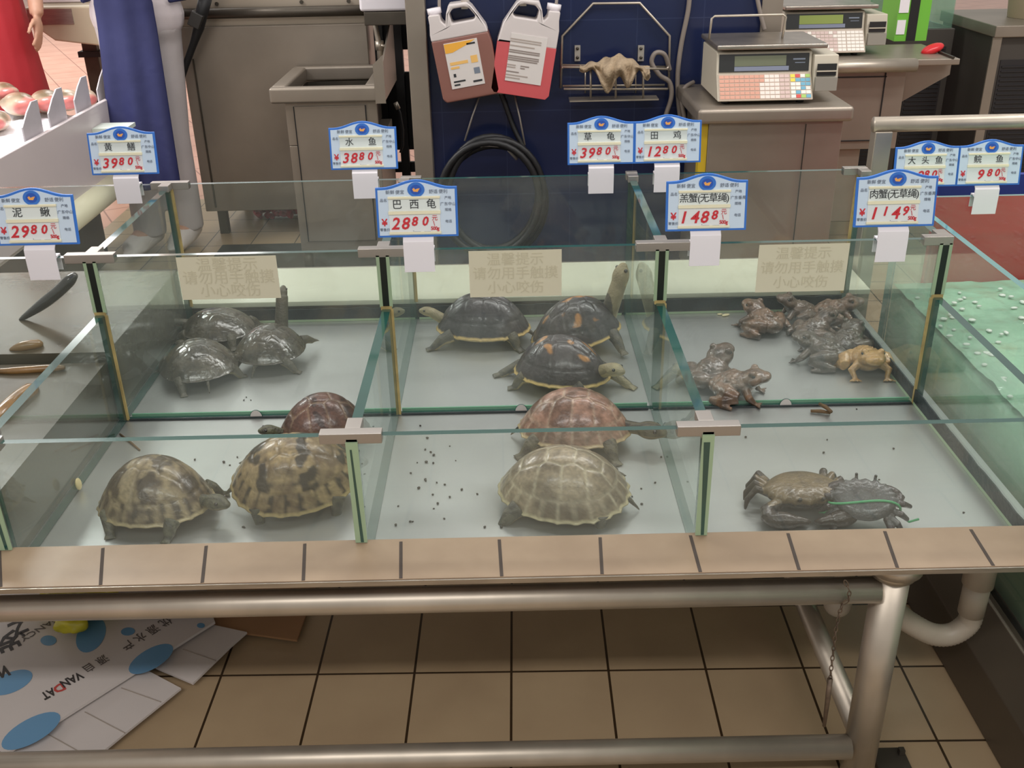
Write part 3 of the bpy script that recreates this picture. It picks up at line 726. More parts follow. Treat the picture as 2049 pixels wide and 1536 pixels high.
ST_GRS = dict(ST_GR, spot=S(160, 112, 62))
ST_SOFT = dict(kind='soft', a=S(58, 54, 45), b=S(82, 75, 63), seam=S(80, 76, 66), samt=0, under=S(140, 128, 92), skin=S(68, 64, 53), skin2=S(84, 79, 66))
turtle('brown mottled turtle with its dark head out, in the front left pen', (320, 1024), .210, ST_PAT2, -14, 3, Wf=.84, Hf=.44, lift=.45, head=(.112, -.004, .040, .085), legs={'fr': (.30, -.36), 'hr': (-.22, -.40), 'fl': (.40, .34), 'hl': (-.36, .34)}, serr=.05)
turtle('yellow-brown turtle with dark blotched scutes beside the left glass divider', (597, 992), .232, ST_PAT, 12, 11, Wf=.80, Hf=.42, lift=.55, head=(.10, .0, .05, .07), legs={'fr': (.28, -.33), 'hr': (-.30, -.30)}, serr=.04, roll=14, zoff=.012)
turtle('dark reddish turtle behind the blotched one in the front left pen', (650, 890), .19, ST_DARK, 205, 21, Wf=.82, Hf=.50, lift=.5, head=(.10, .0, .06, .07), legs={'hl': (-.30, -.33)}, serr=.05)
turtle('reddish-brown turtle facing right in the middle front pen', (1150, 882), .228, ST_RED, -8, 31, Wf=.76, Hf=.40, lift=.55, head=(.138, -.008, .038, .095), legs={'fr': (.36, -.34), 'hr': (-.42, -.32), 'fl': (.40, .34), 'hl': (-.36, .34)}, serr=.05)
turtle('pale tan turtle nearest the front glass of the middle pen', (1128, 1006), .238, ST_PALE, 170, 41, Wf=.76, Hf=.385, lift=.55, head=(.08, 0, .05, .06), legs={'fl': (.42, .34), 'hl': (-.30, .26)}, serr=.07, roll=-8)
turtle('dark grey turtle facing left at the back of the middle rear pen', (968, 677), .234, ST_GR, 176, 51, Wf=.70, Hf=.42, lift=.5, head=(.128, .0, .070, .062), legs={'fl': (.50, .30), 'hl': (-.38, .30), 'fr': (.4, -.3)}, serr=.02)
turtle('dark turtle stretching its pale neck up by the right divider', (1156, 690), .228, ST_GRS, 22, 62, Wf=.72, Hf=.44, lift=.55, head=(.122, -.004, .135, .105, (.35, .05, .95)), neck_r=.088, legs={'fr': (.30, -.44), 'hr': (-.36, -.30)}, serr=.02, pitch=-6)
turtle('dark turtle with orange spots and outstretched legs at the front of its pen', (1125, 768), .222, ST_GRS, -24, 73, Wf=.74, Hf=.42, lift=.55, head=(.115, -.012, .062, .085), neck_r=.068, legs={'fl': (.66, .16), 'fr': (.18, -.36), 'hr': (-.40, -.28), 'hl': (-.66, -.06)}, serr=.02)
turtle('softshell turtle at the back left corner of its pen', (440, 672), .195, ST_SOFT, 168, 81, Wf=.86, Hf=.28, lift=.5, head=(.118, .03, .045, .075), legs={'fl': (.44, .30)}, serr=0, name='softshell_turtle')
turtle('wet olive softshell turtle nearest the viewer in its pen', (402, 752), .19, ST_SOFT, 118, 92, Wf=.92, Hf=.34, lift=.7, head=(.105, .012, .04, .07), legs={'hl': (-.42, .30), 'hr': (-.30, -.42), 'fr': (.2, -.5)}, serr=0, name='softshell_turtle')
turtle('softshell turtle lifting its thick neck against the back glass', (545, 722), .18, ST_SOFT, 78, 99, Wf=.92, Hf=.36, lift=.8, head=(.105, .004, .125, .075, (.6, 0, .8)), neck_r=.085, legs={'fr': (.46, -.40, .10), 'hr': (-.30, -.46), 'hl': (-.40, .36)}, serr=0, name='softshell_turtle')

# ================================================================= frogs
FROGM = attr_mat('frog_skin', .30, .9, 90, coat=.35)
def frog_mesh(ca, cb, seed, up=.3):
    b = MB(); 
    b.ell((0, 0, .026), (.040, .030, .022), (0, -up * .5, 0), 20, 12)
    b.ell((.030, 0, .036 + up * .02), (.026, .026, .016), (0, -up, 0), 18, 10)
    b.ell((.050, 0, .037 + up * .03), (.014, .018, .010), (0, -up, 0), 14, 8)
    b.ell((-.032, 0, .020), (.020, .024, .016), None, 14, 8)
    for s in (-1, 1):
        b.ell((.030, s * .016, .050 + up * .02), (.0075, .0065, .0065), None, 10, 8)
        b.tube([(-.030, s * .018, .020), (-.008, s * .040, .022), (.012, s * .044, .018)], [.014, .015, .010], 12)
        b.tube([(.012, s * .045, .016), (-.015, s * .050, .012), (-.040, s * .044, .008)], [.009, .010, .006], 12)
        b.tube([(-.040, s * .044, .006), (-.015, s * .056, .004), (.004, s * .062, .003)], [.005, .0055, .004], 10)
        b.tube([(.022, s * .022, .024), (.030, s * .036, .016), (.040, s * .030, .004)], [.009, .0075, .005], 10)
        for k in range(4): b.tube([(.040, s * .030, .004), (.053, s * (.020 + k * .008), .0025)], [.003, .0018], 6)
    rnd = random.Random(seed)
    for i in range(70):
        a = rnd.uniform(0, 2 * PI); r = rnd.uniform(0, 1) ** .5
        x, y = -.004 + .036 * r * math.cos(a), .026 * r * math.sin(a)
        z = .026 + .021 * math.sqrt(max(0, 1 - r * r * .9)) + .001
        b.ell((x, y, z + x * up * .45), (.0022 + rnd.random() * .0014,) * 3, None, 6, 4)
    me = blob(b, .0019, 3)
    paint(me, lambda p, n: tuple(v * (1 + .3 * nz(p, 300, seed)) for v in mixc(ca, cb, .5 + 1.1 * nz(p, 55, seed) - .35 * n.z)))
    return me
FB1 = frog_mesh(S(112, 86, 66), S(58, 45, 35), 5); FB2 = frog_mesh(S(92, 74, 60), S(52, 42, 34), 8, .55); FB3 = frog_mesh(S(78, 67, 55), S(46, 39, 33), 12, .2); FBT = frog_mesh(S(168, 132, 78), S(140, 104, 58), 15, .25)
def frog(me, label, uv, heading, scale, pitch=0, roll=0, z=0.0):
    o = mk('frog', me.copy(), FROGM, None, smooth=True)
    tag(o, label, 'frog', 'frogs in the right rear pen')
    for s in (-1, 1):
        mk('eye', MB().ell((.0325, s * .0195, .0525 if me in (FB1, FB3, FBT) else .058), (.0038, .0034, .0038), None, 10, 6).mesh('eye'), EYEM, o, smooth=True)
    p = WZ(uv[0], uv[1], ZF + z)
    o.location = (p.x, p.y, ZF + z + .0005); o.rotation_euler = (math.radians(roll), math.radians(pitch), math.radians(heading)); o.scale = (scale,) * 3
    return o
frog(FB1, 'light brown frog at the left of the rear cluster', (1525, 660), 120, 1.12)
frog(FB2, 'brown frog between the two others along the back glass', (1600, 640), 170, 1.02, z=.004)
frog(FB1, 'brown frog with its snout to the right in the back corner', (1668, 640), -8, 1.08, z=.008)
frog(FB2, 'grey-brown frog crouching in the middle of the cluster', (1628, 678), 30, 1.05)
frog(FB3, 'brown frog pressed against the right sealant strip', (1695, 700), 60, 1.1)
frog(FB3, 'dark grey frog seen from behind, left of the tan frog', (1642, 722), 150, 1.15)
frog(FBT, 'tan yellow frog facing the viewer', (1730, 742), -92, 1.16)
frog(FB2, 'brown frog raising its head near the left divider of the frog pen', (1420, 768), 48, 1.2)
frog(FB1, 'wet brown frog with folded legs at the front of the frog pen', (1470, 792), -20, 1.16)

# ================================================================= crabs
CRABM = attr_mat('crab_shell', .35, .5, 160, coat=.3)
def crab(label, uv, ca, cb, heading, pitch, roll, scale, seed, zoff=0, tuck=0):
    b = MB()
    N = 44; ring = []; ZC = .036
    for i in range(N):
        a = 2 * PI * i / N; x, y = math.cos(a), math.sin(a)
        r = 1 + (.055 * ((i % 2) * 2 - 1) if y > .1 else 0)
        px = .068 * (abs(x) ** .8 * (1 if x > 0 else -1)) * r * (1 if y > -.1 else 1 + .25 * y)
        ring.append((px, .047 * y * r))
    vs = []; fs = []; K = 8
    for k in range(-K, K + 1):
        t = k / K * PI / 2; q = math.cos(t) ** .6
        for (x, y) in ring: vs.append(Vector((x * q, y * q, ZC + (.016 if k > 0 else .018) * math.sin(t))))
    for k in range(2 * K):
        for i in range(N): fs.append((k * N + i, k * N + (i + 1) % N, (k + 1) * N + (i + 1) % N, (k + 1) * N + i))
    b.add(vs, fs)
    b.ell((0, -.004, .020), (.052, .036, .020), None, 20, 10)
    for q in (-1, 1):
        d_ = -tuck
        b.tube([(q * .044, .026 + d_ * .3, .026), (q * .072, .044 + d_, .020), (q * .074, .060 + d_, .016)], [.011, .013, .012], 12)
        b.ell((q * .052, .066 + d_, .016), (.030, .016, .015), (0, 0, q * -.25), 16, 10)
        b.tube([(q * .030, .072 + d_, .018), (q * .012, .074 + d_, .016), (q * .003, .068 + d_, .012)], [.010, .007, .0025], 10)
        b.tube([(q * .030, .062 + d_, .010), (q * .014, .064 + d_, .007), (q * .005, .062 + d_, .008)], [.007, .005, .002], 10)
        for k in range(4):
            a = -.15 - k * .34
            d = Vector((q * math.cos(a), math.sin(a), 0)); p0 = Vector((q * .046, .004 - k * .012, .024))
            p1 = p0 + d * .034 + Vector((0, 0, .014 - .003 * k)); p2 = p1 + d * .016 + Vector((0, .006, -.020)); p3 = p2 + d * .004 + Vector((0, .008, -.017))
            p3.z = max(.003, p3.z)
            b.tube([p0, p1, p2, p3], [.0075, .0075, .0055, .0022], 10)
        b.tube([(q * .018, .042, ZC + .004), (q * .020, .052, ZC + .009)], [.003, .004], 8)
    me = blob(b, .0019, 2)
    paint(me, lambda p, n: tuple(v * (1 + .25 * nz(p, 200, seed)) for v in mixc(ca, cb, (.1 + .7 * nz(p, 50, seed)) if (p.z > ZC - .004 and abs(p.x) < .07 and abs(p.y) < .05) else .95)))
    o = mk('crab', me, CRABM, None, smooth=True); tag(o, label, 'crab')
    for s in (-1, 1): mk('eye', MB().ell((s * .020, .053, .047), (.0035,) * 3, None, 8, 6).mesh('eye'), EYEM, o, smooth=True)
    p = WZ(uv[0], uv[1], ZF)
    o.location = (p.x, p.y, ZF + zoff); o.rotation_euler = (math.radians(pitch), math.radians(roll), math.radians(heading)); o.scale = (scale,) * 3
    return o
crab('brown-olive crab resting on dark claws at the front glass', (1600, 1012), S(106, 90, 64), S(40, 32, 28), 182, 0, 0, 1.02, 4, .001)
c2 = crab('blue-grey crab tied with green string beside the brown one', (1722, 1032), S(84, 84, 84), S(52, 44, 44), -14, 38, 0, .80, 9, .022, tuck=.036)
gs = mat('green_string', (70, 150, 100), .4)
mbs = MB()
mbs.tube([(.074 * math.cos(a), -.012 + .008 * math.sin(a * 2), .030 + .030 * math.sin(a)) for a in [2 * PI * i / 30 for i in range(30)]], .0028, 8, closed=True)
mbs.tube([(-.070, -.02, .02), (-.080, -.03, .012), (-.09, -.028, .006)], .0026, 8)
mbs.tube([(.070, -.02, .02), (.095, -.03, .012), (.115, -.02, .008)], .0026, 8)
mk('string', mbs.mesh('string'), gs, c2, smooth=True)

# small things lying in the pens
def twig(a, b_, r, z, label, nm='twig'):
    p, q = WZ(*a, z), WZ(*b_, z); m_ = p.lerp(q, .5) + Vector((0, 0, r * .5))
    tag(MB().tube([p, m_, q], [r * .8, r, r * .7], 8).build(nm, WOOD, smooth=True), label, 'twig')
twig((1622, 822), (1662, 826), .0042, ZF + .0042, 'thin brown stick lying in front of the frog pen')
twig((1640, 808), (1664, 824), .0045, ZF + .012, 'short brown stick crossing another in front of the frog pen')
twig((240, 868), (280, 900), .0022, ZF + .0022, 'dark twig on the floor of the front left pen')
p = WX(157, 968, XL + .0125)
tag(MB().ell(p, (.004, .010, .014), (0.4, 0, 0), 14, 10).build('food_pellet', mat('pale_pellet', (206, 192, 140), .5), smooth=True), 'pale oval scrap stuck to the left divider glass', 'scrap')
p = WZ(1452, 632, ZF)
tag(MB().ell(p + Vector((0, 0, .003)), (.012, .006, .003), (0, 0, .4), 10, 6).ell(p + Vector((-.014, .006, .003)), (.008, .004, .002), None, 8, 5).build('shed_skin', mat('pale_shed_skin', (200, 190, 150), .5), smooth=True), 'pale scrap of shed skin left of the rear frogs', 'scrap')
DR = mat('dark_dropping', (52, 48, 40), .4)
drops = [(855, 877), (851, 900), (862, 905), (868, 911), (835, 926), (853, 925), (867, 927), (822, 947), (851, 960), (874, 966), (838, 977), (852, 962), (866, 990), (924, 980), (955, 989), (797, 1013), (876, 1008), (868, 1018), (792, 1051), (889, 1038), (970, 1055), (1003, 1055), (821, 1044), (810, 868), (841, 852), (900, 893), (912, 922), (826, 1044), (900, 995), (890, 970), (390, 920), (448, 925), (460, 931), (475, 915), (487, 1055), (490, 1056), (493, 795), (488, 801), (502, 801), (1311, 966), (1265, 994), (1284, 1009), (1323, 915), (1283, 978), (1492, 875), (1788, 898), (1759, 960), (1650, 950), (1928, 1026), (1655, 880), (1714, 819), (1648, 906)]
for i, (u, v) in enumerate(drops):
    p = WZ(u, v, ZF); r = random.uniform(.0014, .0026)
    o = MB().ell((0, 0, 0), (r * 1.3, r, r * .8), None, 8, 6).mesh('dropping')
    d = mk('dropping', o, DR, None, smooth=True); d.location = (p.x, p.y, ZF + r * .75); d.rotation_euler = (0, 0, i * 1.3)
    tag(d, 'tiny dark dropping on the steel pen floor', 'dropping', 'droppings on the pen floors')

# ================================================================= under the tank
# flattened white carton with printed blue ovals
ct = thing('flattened_carton', 'flattened white carton printed with blue ovals under the tank', 'carton', WZ(200, 1350, 0))
CW = mat('white_carton', (196, 188, 184), .55, 0, .03, 4)
BROWNC = mat('brown_cardboard', (150, 112, 76), .75, 0, .08, 6)
def Z(u, v, z): return WZ(u, v, z)
zc = .030
sheet = [Z(10, 1508, zc), Z(430, 1243, zc), Z(400, 1170, zc), Z(60, 1150, zc), Z(-140, 1180, zc), Z(-160, 1400, zc)]
MB().poly(sheet, (0, 0, -.006)).build('printed_sheet', CW, ct)
def flap(px, z0, nm='flap', fold=()):
    o = MB().poly([Z(u, v, z0) for u, v in px], (0, 0, -.005)).build(nm, CW, ct)
    for (a, b_) in fold:
        p, q = Z(*a, z0 + .0006), Z(*b_, z0 + .0006); MB().tube([p, q], .0012, 6).build('fold_line', mat('fold_grey', (150, 140, 130), .6), o)
flap([(160, 1540), (-60, 1600), (-40, 1500), (290, 1338), (362, 1376), (250, 1466)], .018, fold=(((95, 1468), (178, 1514)), ((170, 1424), (250, 1466)), ((243, 1376), (322, 1404))))
flap([(386, 1366), (305, 1332), (360, 1290), (420, 1248), (494, 1264), (462, 1292)], .018, fold=(((366, 1299), (432, 1322)),))
def oval(u, v, a, b_, ang):
    pts = []
    for i in range(28):
        t = 2 * PI * i / 28; x, y = a * math.cos(t), b_ * math.sin(t); c, s = math.cos(ang), math.sin(ang)
        pts.append(Z(u + x * c - y * s, v + x * s + y * c, zc + .0004))
    return pts
def inside(u, v): return True
OV = mat('blue_printed_oval', (96, 142, 178), .55)
for i, (u, v, a, b_, g) in enumerate(((97, 1281, 16, 10, 0), (182, 1270, 38, 26, -1.0), (256, 1263, 14, 8, -.1), (302, 1318, 50, 20, -.52), (22, 1365, 46, 20, -.4), (62, 1462, 66, 24, -.5), (402, 1251, 8, 5, 0))):
    MB().poly(oval(u, v, a, b_, g), (0, 0, .0003)).build('printed_oval', OV, ct)
def flat_text(s, size, u0, v0, u1, v1, m, nm, bold=0.0, z=zc):
    """lettering lying on the carton, reading from pixel 0 to pixel 1"""
    p, q = Z(u0, v0, z), Z(u1, v1, z); d = (q - p).normalized(); up_ = Vector((0, 0, 1)).cross(d)
    c = p.lerp(q, .5) + Vector((0, 0, .0006))
    M = Matrix(((d.x, up_.x, 0, c.x), (d.y, up_.y, 0, c.y), (d.z, up_.z, 1, c.z), (0, 0, 0, 1)))
    me = text_me(s, size, 0, bold); wd = max(v.co.x for v in me.vertices) - min(v.co.x for v in me.vertices); k = (q - p).length / wd
    o = text(nm, [(me, Matrix.Translation(-ct.location) @ M @ Matrix.Scale(k, 4, Vector((1, 0, 0))))], m, ct); return o
BLK = mat('black_carton_print', (44, 38, 36), .6)
flat_text('VAN', .034, 163, 1349, 122, 1370, BLK, 'carton_print', .001)
flat_text('D', .034, 128, 1371, 108, 1381, mat('red_carton_print', (178, 60, 52), .6), 'carton_print', .001)
flat_text('AT', .034, 109, 1381, 84, 1394, BLK, 'carton_print', .001)
flat_text('源 自', .030, 212, 1314, 168, 1340, mat('grey_carton_print', (92, 84, 80), .6), 'carton_print')
flat_text('优 源 水 产', .034, 338, 1238, 244, 1296, MATS['grey_carton_print'], 'carton_print')
flat_text('FANCY', .026, 112, 1238, 42, 1280, MATS['grey_carton_print'], 'carton_print')
flat_text('之', .07, 54, 1248, 20, 1262, BLK, 'carton_print', .002); flat_text('岁', .07, 36, 1272, -8, 1290, BLK, 'carton_print', .002)
flat_text('W', .05, 20, 1338, -14, 1350, BLK, 'carton_print', .002)
bc = MB().poly([Z(392, 1252, .012), Z(594, 1280, .012), Z(640, 1150, .012), Z(400, 1120, .012)], (0, 0, -.005)).build('cardboard_sheet', BROWNC)
tag(bc, 'brown cardboard sheet under the tank, right of the white carton', 'cardboard')
bx = thing('grey_box', 'grey-lilac box edge behind the tube rail at far left', 'box', (0, 0, 0))
MB().b2((-.86, 1.76, .036), (-.70, 1.92, .085)).build('body', mat('grey_lilac_card', (128, 118, 120), .6), bx); MB().b2((-.865, 1.755, .0855), (-.695, 1.925, .092)).build('lid', mat('grey_lilac_lid', (138, 128, 130), .6), bx)
yb = MB(); 
yb.grid(lambda a, b_: Vector((0, 0, 0)), 1, 1); yb = MB()
c = Z(150, 1215, .06)
for (dx, dy, dz, r) in ((0, 0, 0, .05), (.06, .03, -.006, .045), (-.055, .03, -.01, .04), (.10, .06, -.014, .035), (.01, -.045, -.01, .032)): yb.ell((dx, dy, dz), (r * 1.2, r, r * .62), None, 16, 10)
ym = blob(yb, .006, 6)
for v_ in ym.vertices: v_.co += v_.normal * (.012 * noise.noise(v_.co * 45))
o = mk('plastic_bag', ym, mat('yellow_green_plastic', (186, 176, 44), .22, 0, .15, 14, .4, 30), None, smooth=True); o.location = (c.x, c.y, .066)
tag(o, 'crumpled yellow plastic bag on the white carton', 'bag')
# drain pipe
PVC = mat('grey_white_pvc', (184, 172, 156), .4, 0, .08, 12)
dp = thing('drain_pipe', 'grey PVC drain coupling with ribbed hose behind the stand leg', 'pipe', (.8, 1.5, .3))
yd = 1.52; P0 = WY(1960, 1150, yd); P1 = WY(1948, 1225, yd)
MB().cyl((P0.x, yd, .449 - .022), (P0.x, yd, P0.z - .02), .028, 24).cyl((P0.x, yd, P0.z - .02), (P0.x, yd, P1.z), .024, 24).build('coupling', PVC, dp, smooth=True)
cur = [(P0.x, yd, P1.z + .012), WY(1938, 1245, yd), WY(1905, 1268, yd), WY(1865, 1268, yd), WY(1820, 1245, yd), WY(1790, 1222, yd), WY(1760, 1195, yd)]
cu = [Vector(q) for q in cur]; Q = []
for i in range(len(cu) - 1):
    p0, p1, p2, p3 = cu[max(i - 1, 0)], cu[i], cu[i + 1], cu[min(i + 2, len(cu) - 1)]
    for k in range(14):
        t = k / 14; Q.append(.5 * (2 * p1 + (p2 - p0) * t + (2 * p0 - 5 * p1 + 4 * p2 - p3) * t * t + (3 * p1 - p0 - 3 * p2 + p3) * t ** 3))
MB().tube(Q, [.0205 + .0012 * (i % 2) for i in range(len(Q))], 20).build('ribbed_hose', PVC, dp, smooth=True)
yf = 1.62; c = WY(1676, 1205, yf)
fd = thing('drain_funnel', 'rounded white drain funnel under the tank, left of the front leg', 'drain', (c.x, yf, c.z))
MB().ell(c, (.028, .028, .030), None, 24, 16).build('bowl', PVC, fd, smooth=True); MB().cyl(c + Vector((0, 0, .02)), (c.x, yf, .4278), .016, 20).build('tube', PVC, fd, smooth=True)
# chain with hook rod
ch = thing('hanging_chain', 'thin rusty chain with a metal rod hanging over the upper rail', 'chain', (.57, 1.275, .44))
CHM = mat('rusty_steel', (108, 92, 78), .5, .5, .3, 40)
pa = [WY(1690, 1160, 1.272), WY(1700, 1182, 1.272), WY(1698, 1200, 1.273), WY(1686, 1208, 1.276), WY(1680, 1225, 1.28), WY(1672, 1262, 1.28), WY(1668, 1300, 1.28), WY(1664, 1330, 1.28), WY(1661, 1360, 1.28)]
k = 0
for i in range(len(pa) - 1):
    n = max(1, int((pa[i + 1] - pa[i]).length / .0085))
    for j in range(n):
        a = pa[i].lerp(pa[i + 1], j / n); b_ = pa[i].lerp(pa[i + 1], (j + 1.25) / n); d = (b_ - a); L_ = d.length; d.normalize(); X, Y = frame_of(d)
        side = X if k % 2 else Y; m_ = a.lerp(b_, .5)
        MB().tube([m_ + d * (L_ / 2) * math.cos(t) + side * .0028 * math.sin(t) for t in [2 * PI * q / 10 for q in range(10)]], .0009, 5, closed=True).build('link', CHM, ch, smooth=True); k += 1
MB().tube([WY(1661, 1358, 1.28), WY(1656, 1400, 1.28), WY(1649, 1452, 1.28)], [.0045, .0042, .003], 10).build('rod', CHM, ch, smooth=True)
fb = thing('floor_bracket', 'small dark metal bracket on the floor beside the front leg', 'bracket', Z(1790, 1520, 0))
q = Z(1788, 1530, 0)
MB().b2((q.x - .035, q.y - .02, 0), (q.x + .025, q.y + .03, .012)).build('plate', STEELD, fb); MB().b2((q.x + .012, q.y + .01, .0125), (q.x + .022, q.y + .02, .024)).build('pin', STEELD, fb)
p = Z(1540, 1166, 0)
tag(MB().box((p.x, p.y + .06, .02), (.075, .12, .04), None, (.8, .9)).build('rubber_block', BLACK, bevel=.004), 'black rubber block on the floor behind the tube rail', 'block')

# ================================================================= back of the shop: steel units on the left
tag(MB().b2((-1.30, 2.95, .0005), (.62, 4.40, .012)).build('rubber_mat', mat('dark_rubber_mat', (44, 42, 38), .6, 0, .2, 12), bevel=.003), 'dark rubber mat on the floor between the tanks and the sink', 'mat')
wc = thing('work_counter', 'large steel work counter with a tube along its top edge', 'counter', (-.9, 4.6, 0))
MB().b2((-1.40, 4.56, .12), (-.59, 5.15, .93)).build('body', STEELW, wc, bevel=.004)
MB().cyl((-1.36, 4.545, .985), (-.50, 4.545, .985), .022, 16).build('edge_tube', STEELD, wc, smooth=True)
MB().b2((-1.40, 4.58, .9305), (-.59, 5.1, 1.06)).build('upper_panel', mat('pale_steel_panel', (176, 164, 148), .4, .5), wc)
for x in (-1.34, -.65):
    for y in (4.62, 5.09): MB().b2((x - .02, y - .02, 0), (x + .02, y + .02, .1195)).build('leg', STEELD, wc)
for x in (-1.22, -.86, -.66): MB().cyl((x, 4.579, 1.02), (x, 4.572, 1.02), .008, 10).build('bolt', STEELD, wc)
MB().b2((WY(385, 120, 4.556).x, 4.553, .14), (WY(388, 120, 4.556).x, 4.5595, .80)).build('seam', STEELD, wc)
hb = thing('black_bracket_hose', 'black hose and clamp hanging at the left end of the work counter', 'hose', (-1.4, 4.45, .9))
hp = [WY(412, -8, 4.45), WY(404, 25, 4.45), WY(398, 55, 4.45), WY(388, 85, 4.46), WY(372, 130, 4.47), WY(360, 170, 4.48), WY(352, 215, 4.49)]
MB().tube(hp, [.028, .026, .022, .016, .014, .012, .012], 12).build('hose', BLACK, hb, smooth=True)
MB().box(WY(392, 40, 4.42), (.05, .03, .06), (0, .5, 0)).build('clamp', mat('dark_grey_metal', (60, 58, 56), .4, .5), hb, bevel=.004)
rm = MB(); 
for i in range(26): rm.ell((random.uniform(-.10, .10), random.uniform(-.05, .05), random.uniform(.012, .03)), (.022, .018, .012), (random.random(), random.random(), 0), 8, 5)
c = WZ(545, 446, 0); rmm = blob(rm, .006, 2); o = mk('mesh_bag', rmm, mat('pink_red_netting', (196, 44, 66), .5, 0, .4, 60), None, smooth=True); o.location = (c.x, 4.86, 0)
tag(o, 'pink-red netting bag on the floor under the work counter', 'bag')
# sink cabinet
sk = thing('sink_cabinet', 'steel sink cabinet with open basin and side splash plate', 'sink', (-.69, 4.02, 0))
x0, x1, y0, y1 = -.915, -.475, 4.0, 4.54
mb = MB()
for a, b_ in (((x0, y0, .705), (x1, y0 + .045, .765)), ((x0, y1 - .04, .705), (x1, y1, .765)), ((x0, y0 + .045, .705), (x0 + .06, y1 - .04, .765)), ((x1 - .075, y0 + .045, .705), (x1, y1 - .04, .765))): mb.b2(a, b_)
mb.build('worktop', STEELW, sk, bevel=.010, seg=3)
MB().b2((x0 + .06, y0 + .045, .54), (x1 - .075, y1 - .04, .545)).b2((x0 + .055, y0 + .045, .545), (x0 + .06, y1 - .04, .704)).b2((x1 - .075, y0 + .045, .545), (x1 - .07, y1 - .04, .704)).b2((x0 + .06, y1 - .045, .545), (x1 - .075, y1 - .04, .704)).b2((x0 + .06, y0 + .045, .545), (x1 - .075, y0 + .05, .704)).build('basin', STEELD, sk)
MB().b2((x0 + .05, y0 + .03, .09), (x1 - .03, y1 - .02, .535)).b2((x0 + .05, y0 + .03, .536), (x1 - .03, y0 + .04, .704)).build('body', STEELW, sk, bevel=.003)
MB().b2((x0 + .085, y0 + .024, .14), (x1 - .075, y0 + .0295, .69)).build('door', STEELW, sk, bevel=.002)
for x in (x0 + .085, x1 - .075): MB().b2((x - .002, y0 + .0225, .14), (x + .002, y0 + .0238, .69)).build('door_gap', BLACK, sk)
for x in (x0 + .07, x1 - .05):
    for y in (y0 + .06, y1 - .05): MB().cyl((x, y, 0), (x, y, .089), .02, 14).build('leg', STEELD, sk, smooth=True)
MB().poly([(x1, y0 + .005, .705), (x1, y0 + .005, .84), (x1, y1 - .05, .98), (x1, y1 - .05, .705)], (.006, 0, 0)).build('splash_plate', STEELW, sk)
MB().poly([(x1 - .03, y0 - .004, .70), (x1 + .01, y0 - .004, .70), (x1 + .01, y0 - .004, .88), (x1 - .03, y0 - .004, .845)], (0, .0035, 0)).build('splash_front', STEELW, sk)
tp = thing('water_tap', 'thin steel tap pipe standing at the right of the sink basin', 'tap', (-.54, 4.35, .765))
MB().tube([(-.515, 4.35, .766), (-.515, 4.35, .86), (-.525, 4.35, .93), (-.545, 4.35, 1.05)], [.014, .012, .010, .010], 14).build('pipe', PIPE, tp, smooth=True)
MB().cyl((-.515, 4.35, .85), (-.515, 4.35, .885), .018, 14).cyl((-.515, 4.345, .868), (-.49, 4.33, .868), .006, 8).build('valve', PIPE, tp, smooth=True)
wb = thing('white_container', 'white plastic container on a dark shelf at the top edge, left of the steel post', 'container', (-.42, 4.3, 1.0))
a, b_ = WY(726, 19, 4.3), WY(834, 19, 4.3)
MB().b2((a.x, 4.2, a.z + .001), (b_.x, 4.5, a.z + .22)).build('tub', WHITEP, wb, bevel=.012)
MB().b2((a.x - .004, 4.19, a.z + .221), (b_.x + .004, 4.51, a.z + .236)).build('lid', WHITEP, wb, bevel=.004)
sh = thing('dark_shelf', 'dark slatted metal shelf frame between sink and steel post', 'shelf', (-.40, 4.5, 0))
MB().b2((a.x + .015, 4.2, a.z - .05), (b_.x, 4.54, a.z)).build('shelf_board', STEELD, sh, bevel=.003)
DK = mat('near_black_metal', (34, 32, 32), .5, .3)
for (u0, u1) in ((758, 775), (795, 812), (826, 836)):
    q0, q1 = WY(u0, 200, 4.62), WY(u1, 200, 4.62); MB().b2((q0.x, 4.61, 0), (q1.x, 4.65, a.z - .051)).build('upright', DK, sh)
for (v0, v1) in ((45, 100), (145, 300), (325, 345)):
    q0, q1 = WY(760, v0, 4.655), WY(760, v1, 4.655); MB().b2((WY(758, 200, 4.66).x, 4.651, max(0.01, q1.z)), (WY(836, 200, 4.66).x, 4.67, q0.z)).build('back_slat', DK, sh)
pt = WY(842, 200, 3.95)
pst = thing('steel_post', 'tall square steel post at the left end of the navy wall', 'post', (-.3, 3.96, 0))
q0, q1 = WY(822, 200, 3.93), WY(860, 200, 3.93)
MB().b2((q0.x, 3.93, .006), (q1.x, 3.995, 1.75)).build('shaft', STEELW, pst, bevel=.004); MB().b2((q0.x - .02, 3.91, 0), (q1.x + .02, 3.999, .0055)).build('foot_plate', STEELD, pst)
cable = thing('black_cable', 'thin black cable dangling in the gap left of the steel post', 'cable', (-.4, 4.4, .5))
MB().tube([WY(793, 208, 4.3), WY(800, 225, 4.3), WY(806, 260, 4.3), WY(806, 290, 4.3), WY(801, 305, 4.3)], .005, 8).build('cord', BLACK, cable, smooth=True)
MB().cyl(WY(791, 205, 4.3), WY(797, 218, 4.3), .010, 10).build('connector', PIPE, cable, smooth=True)

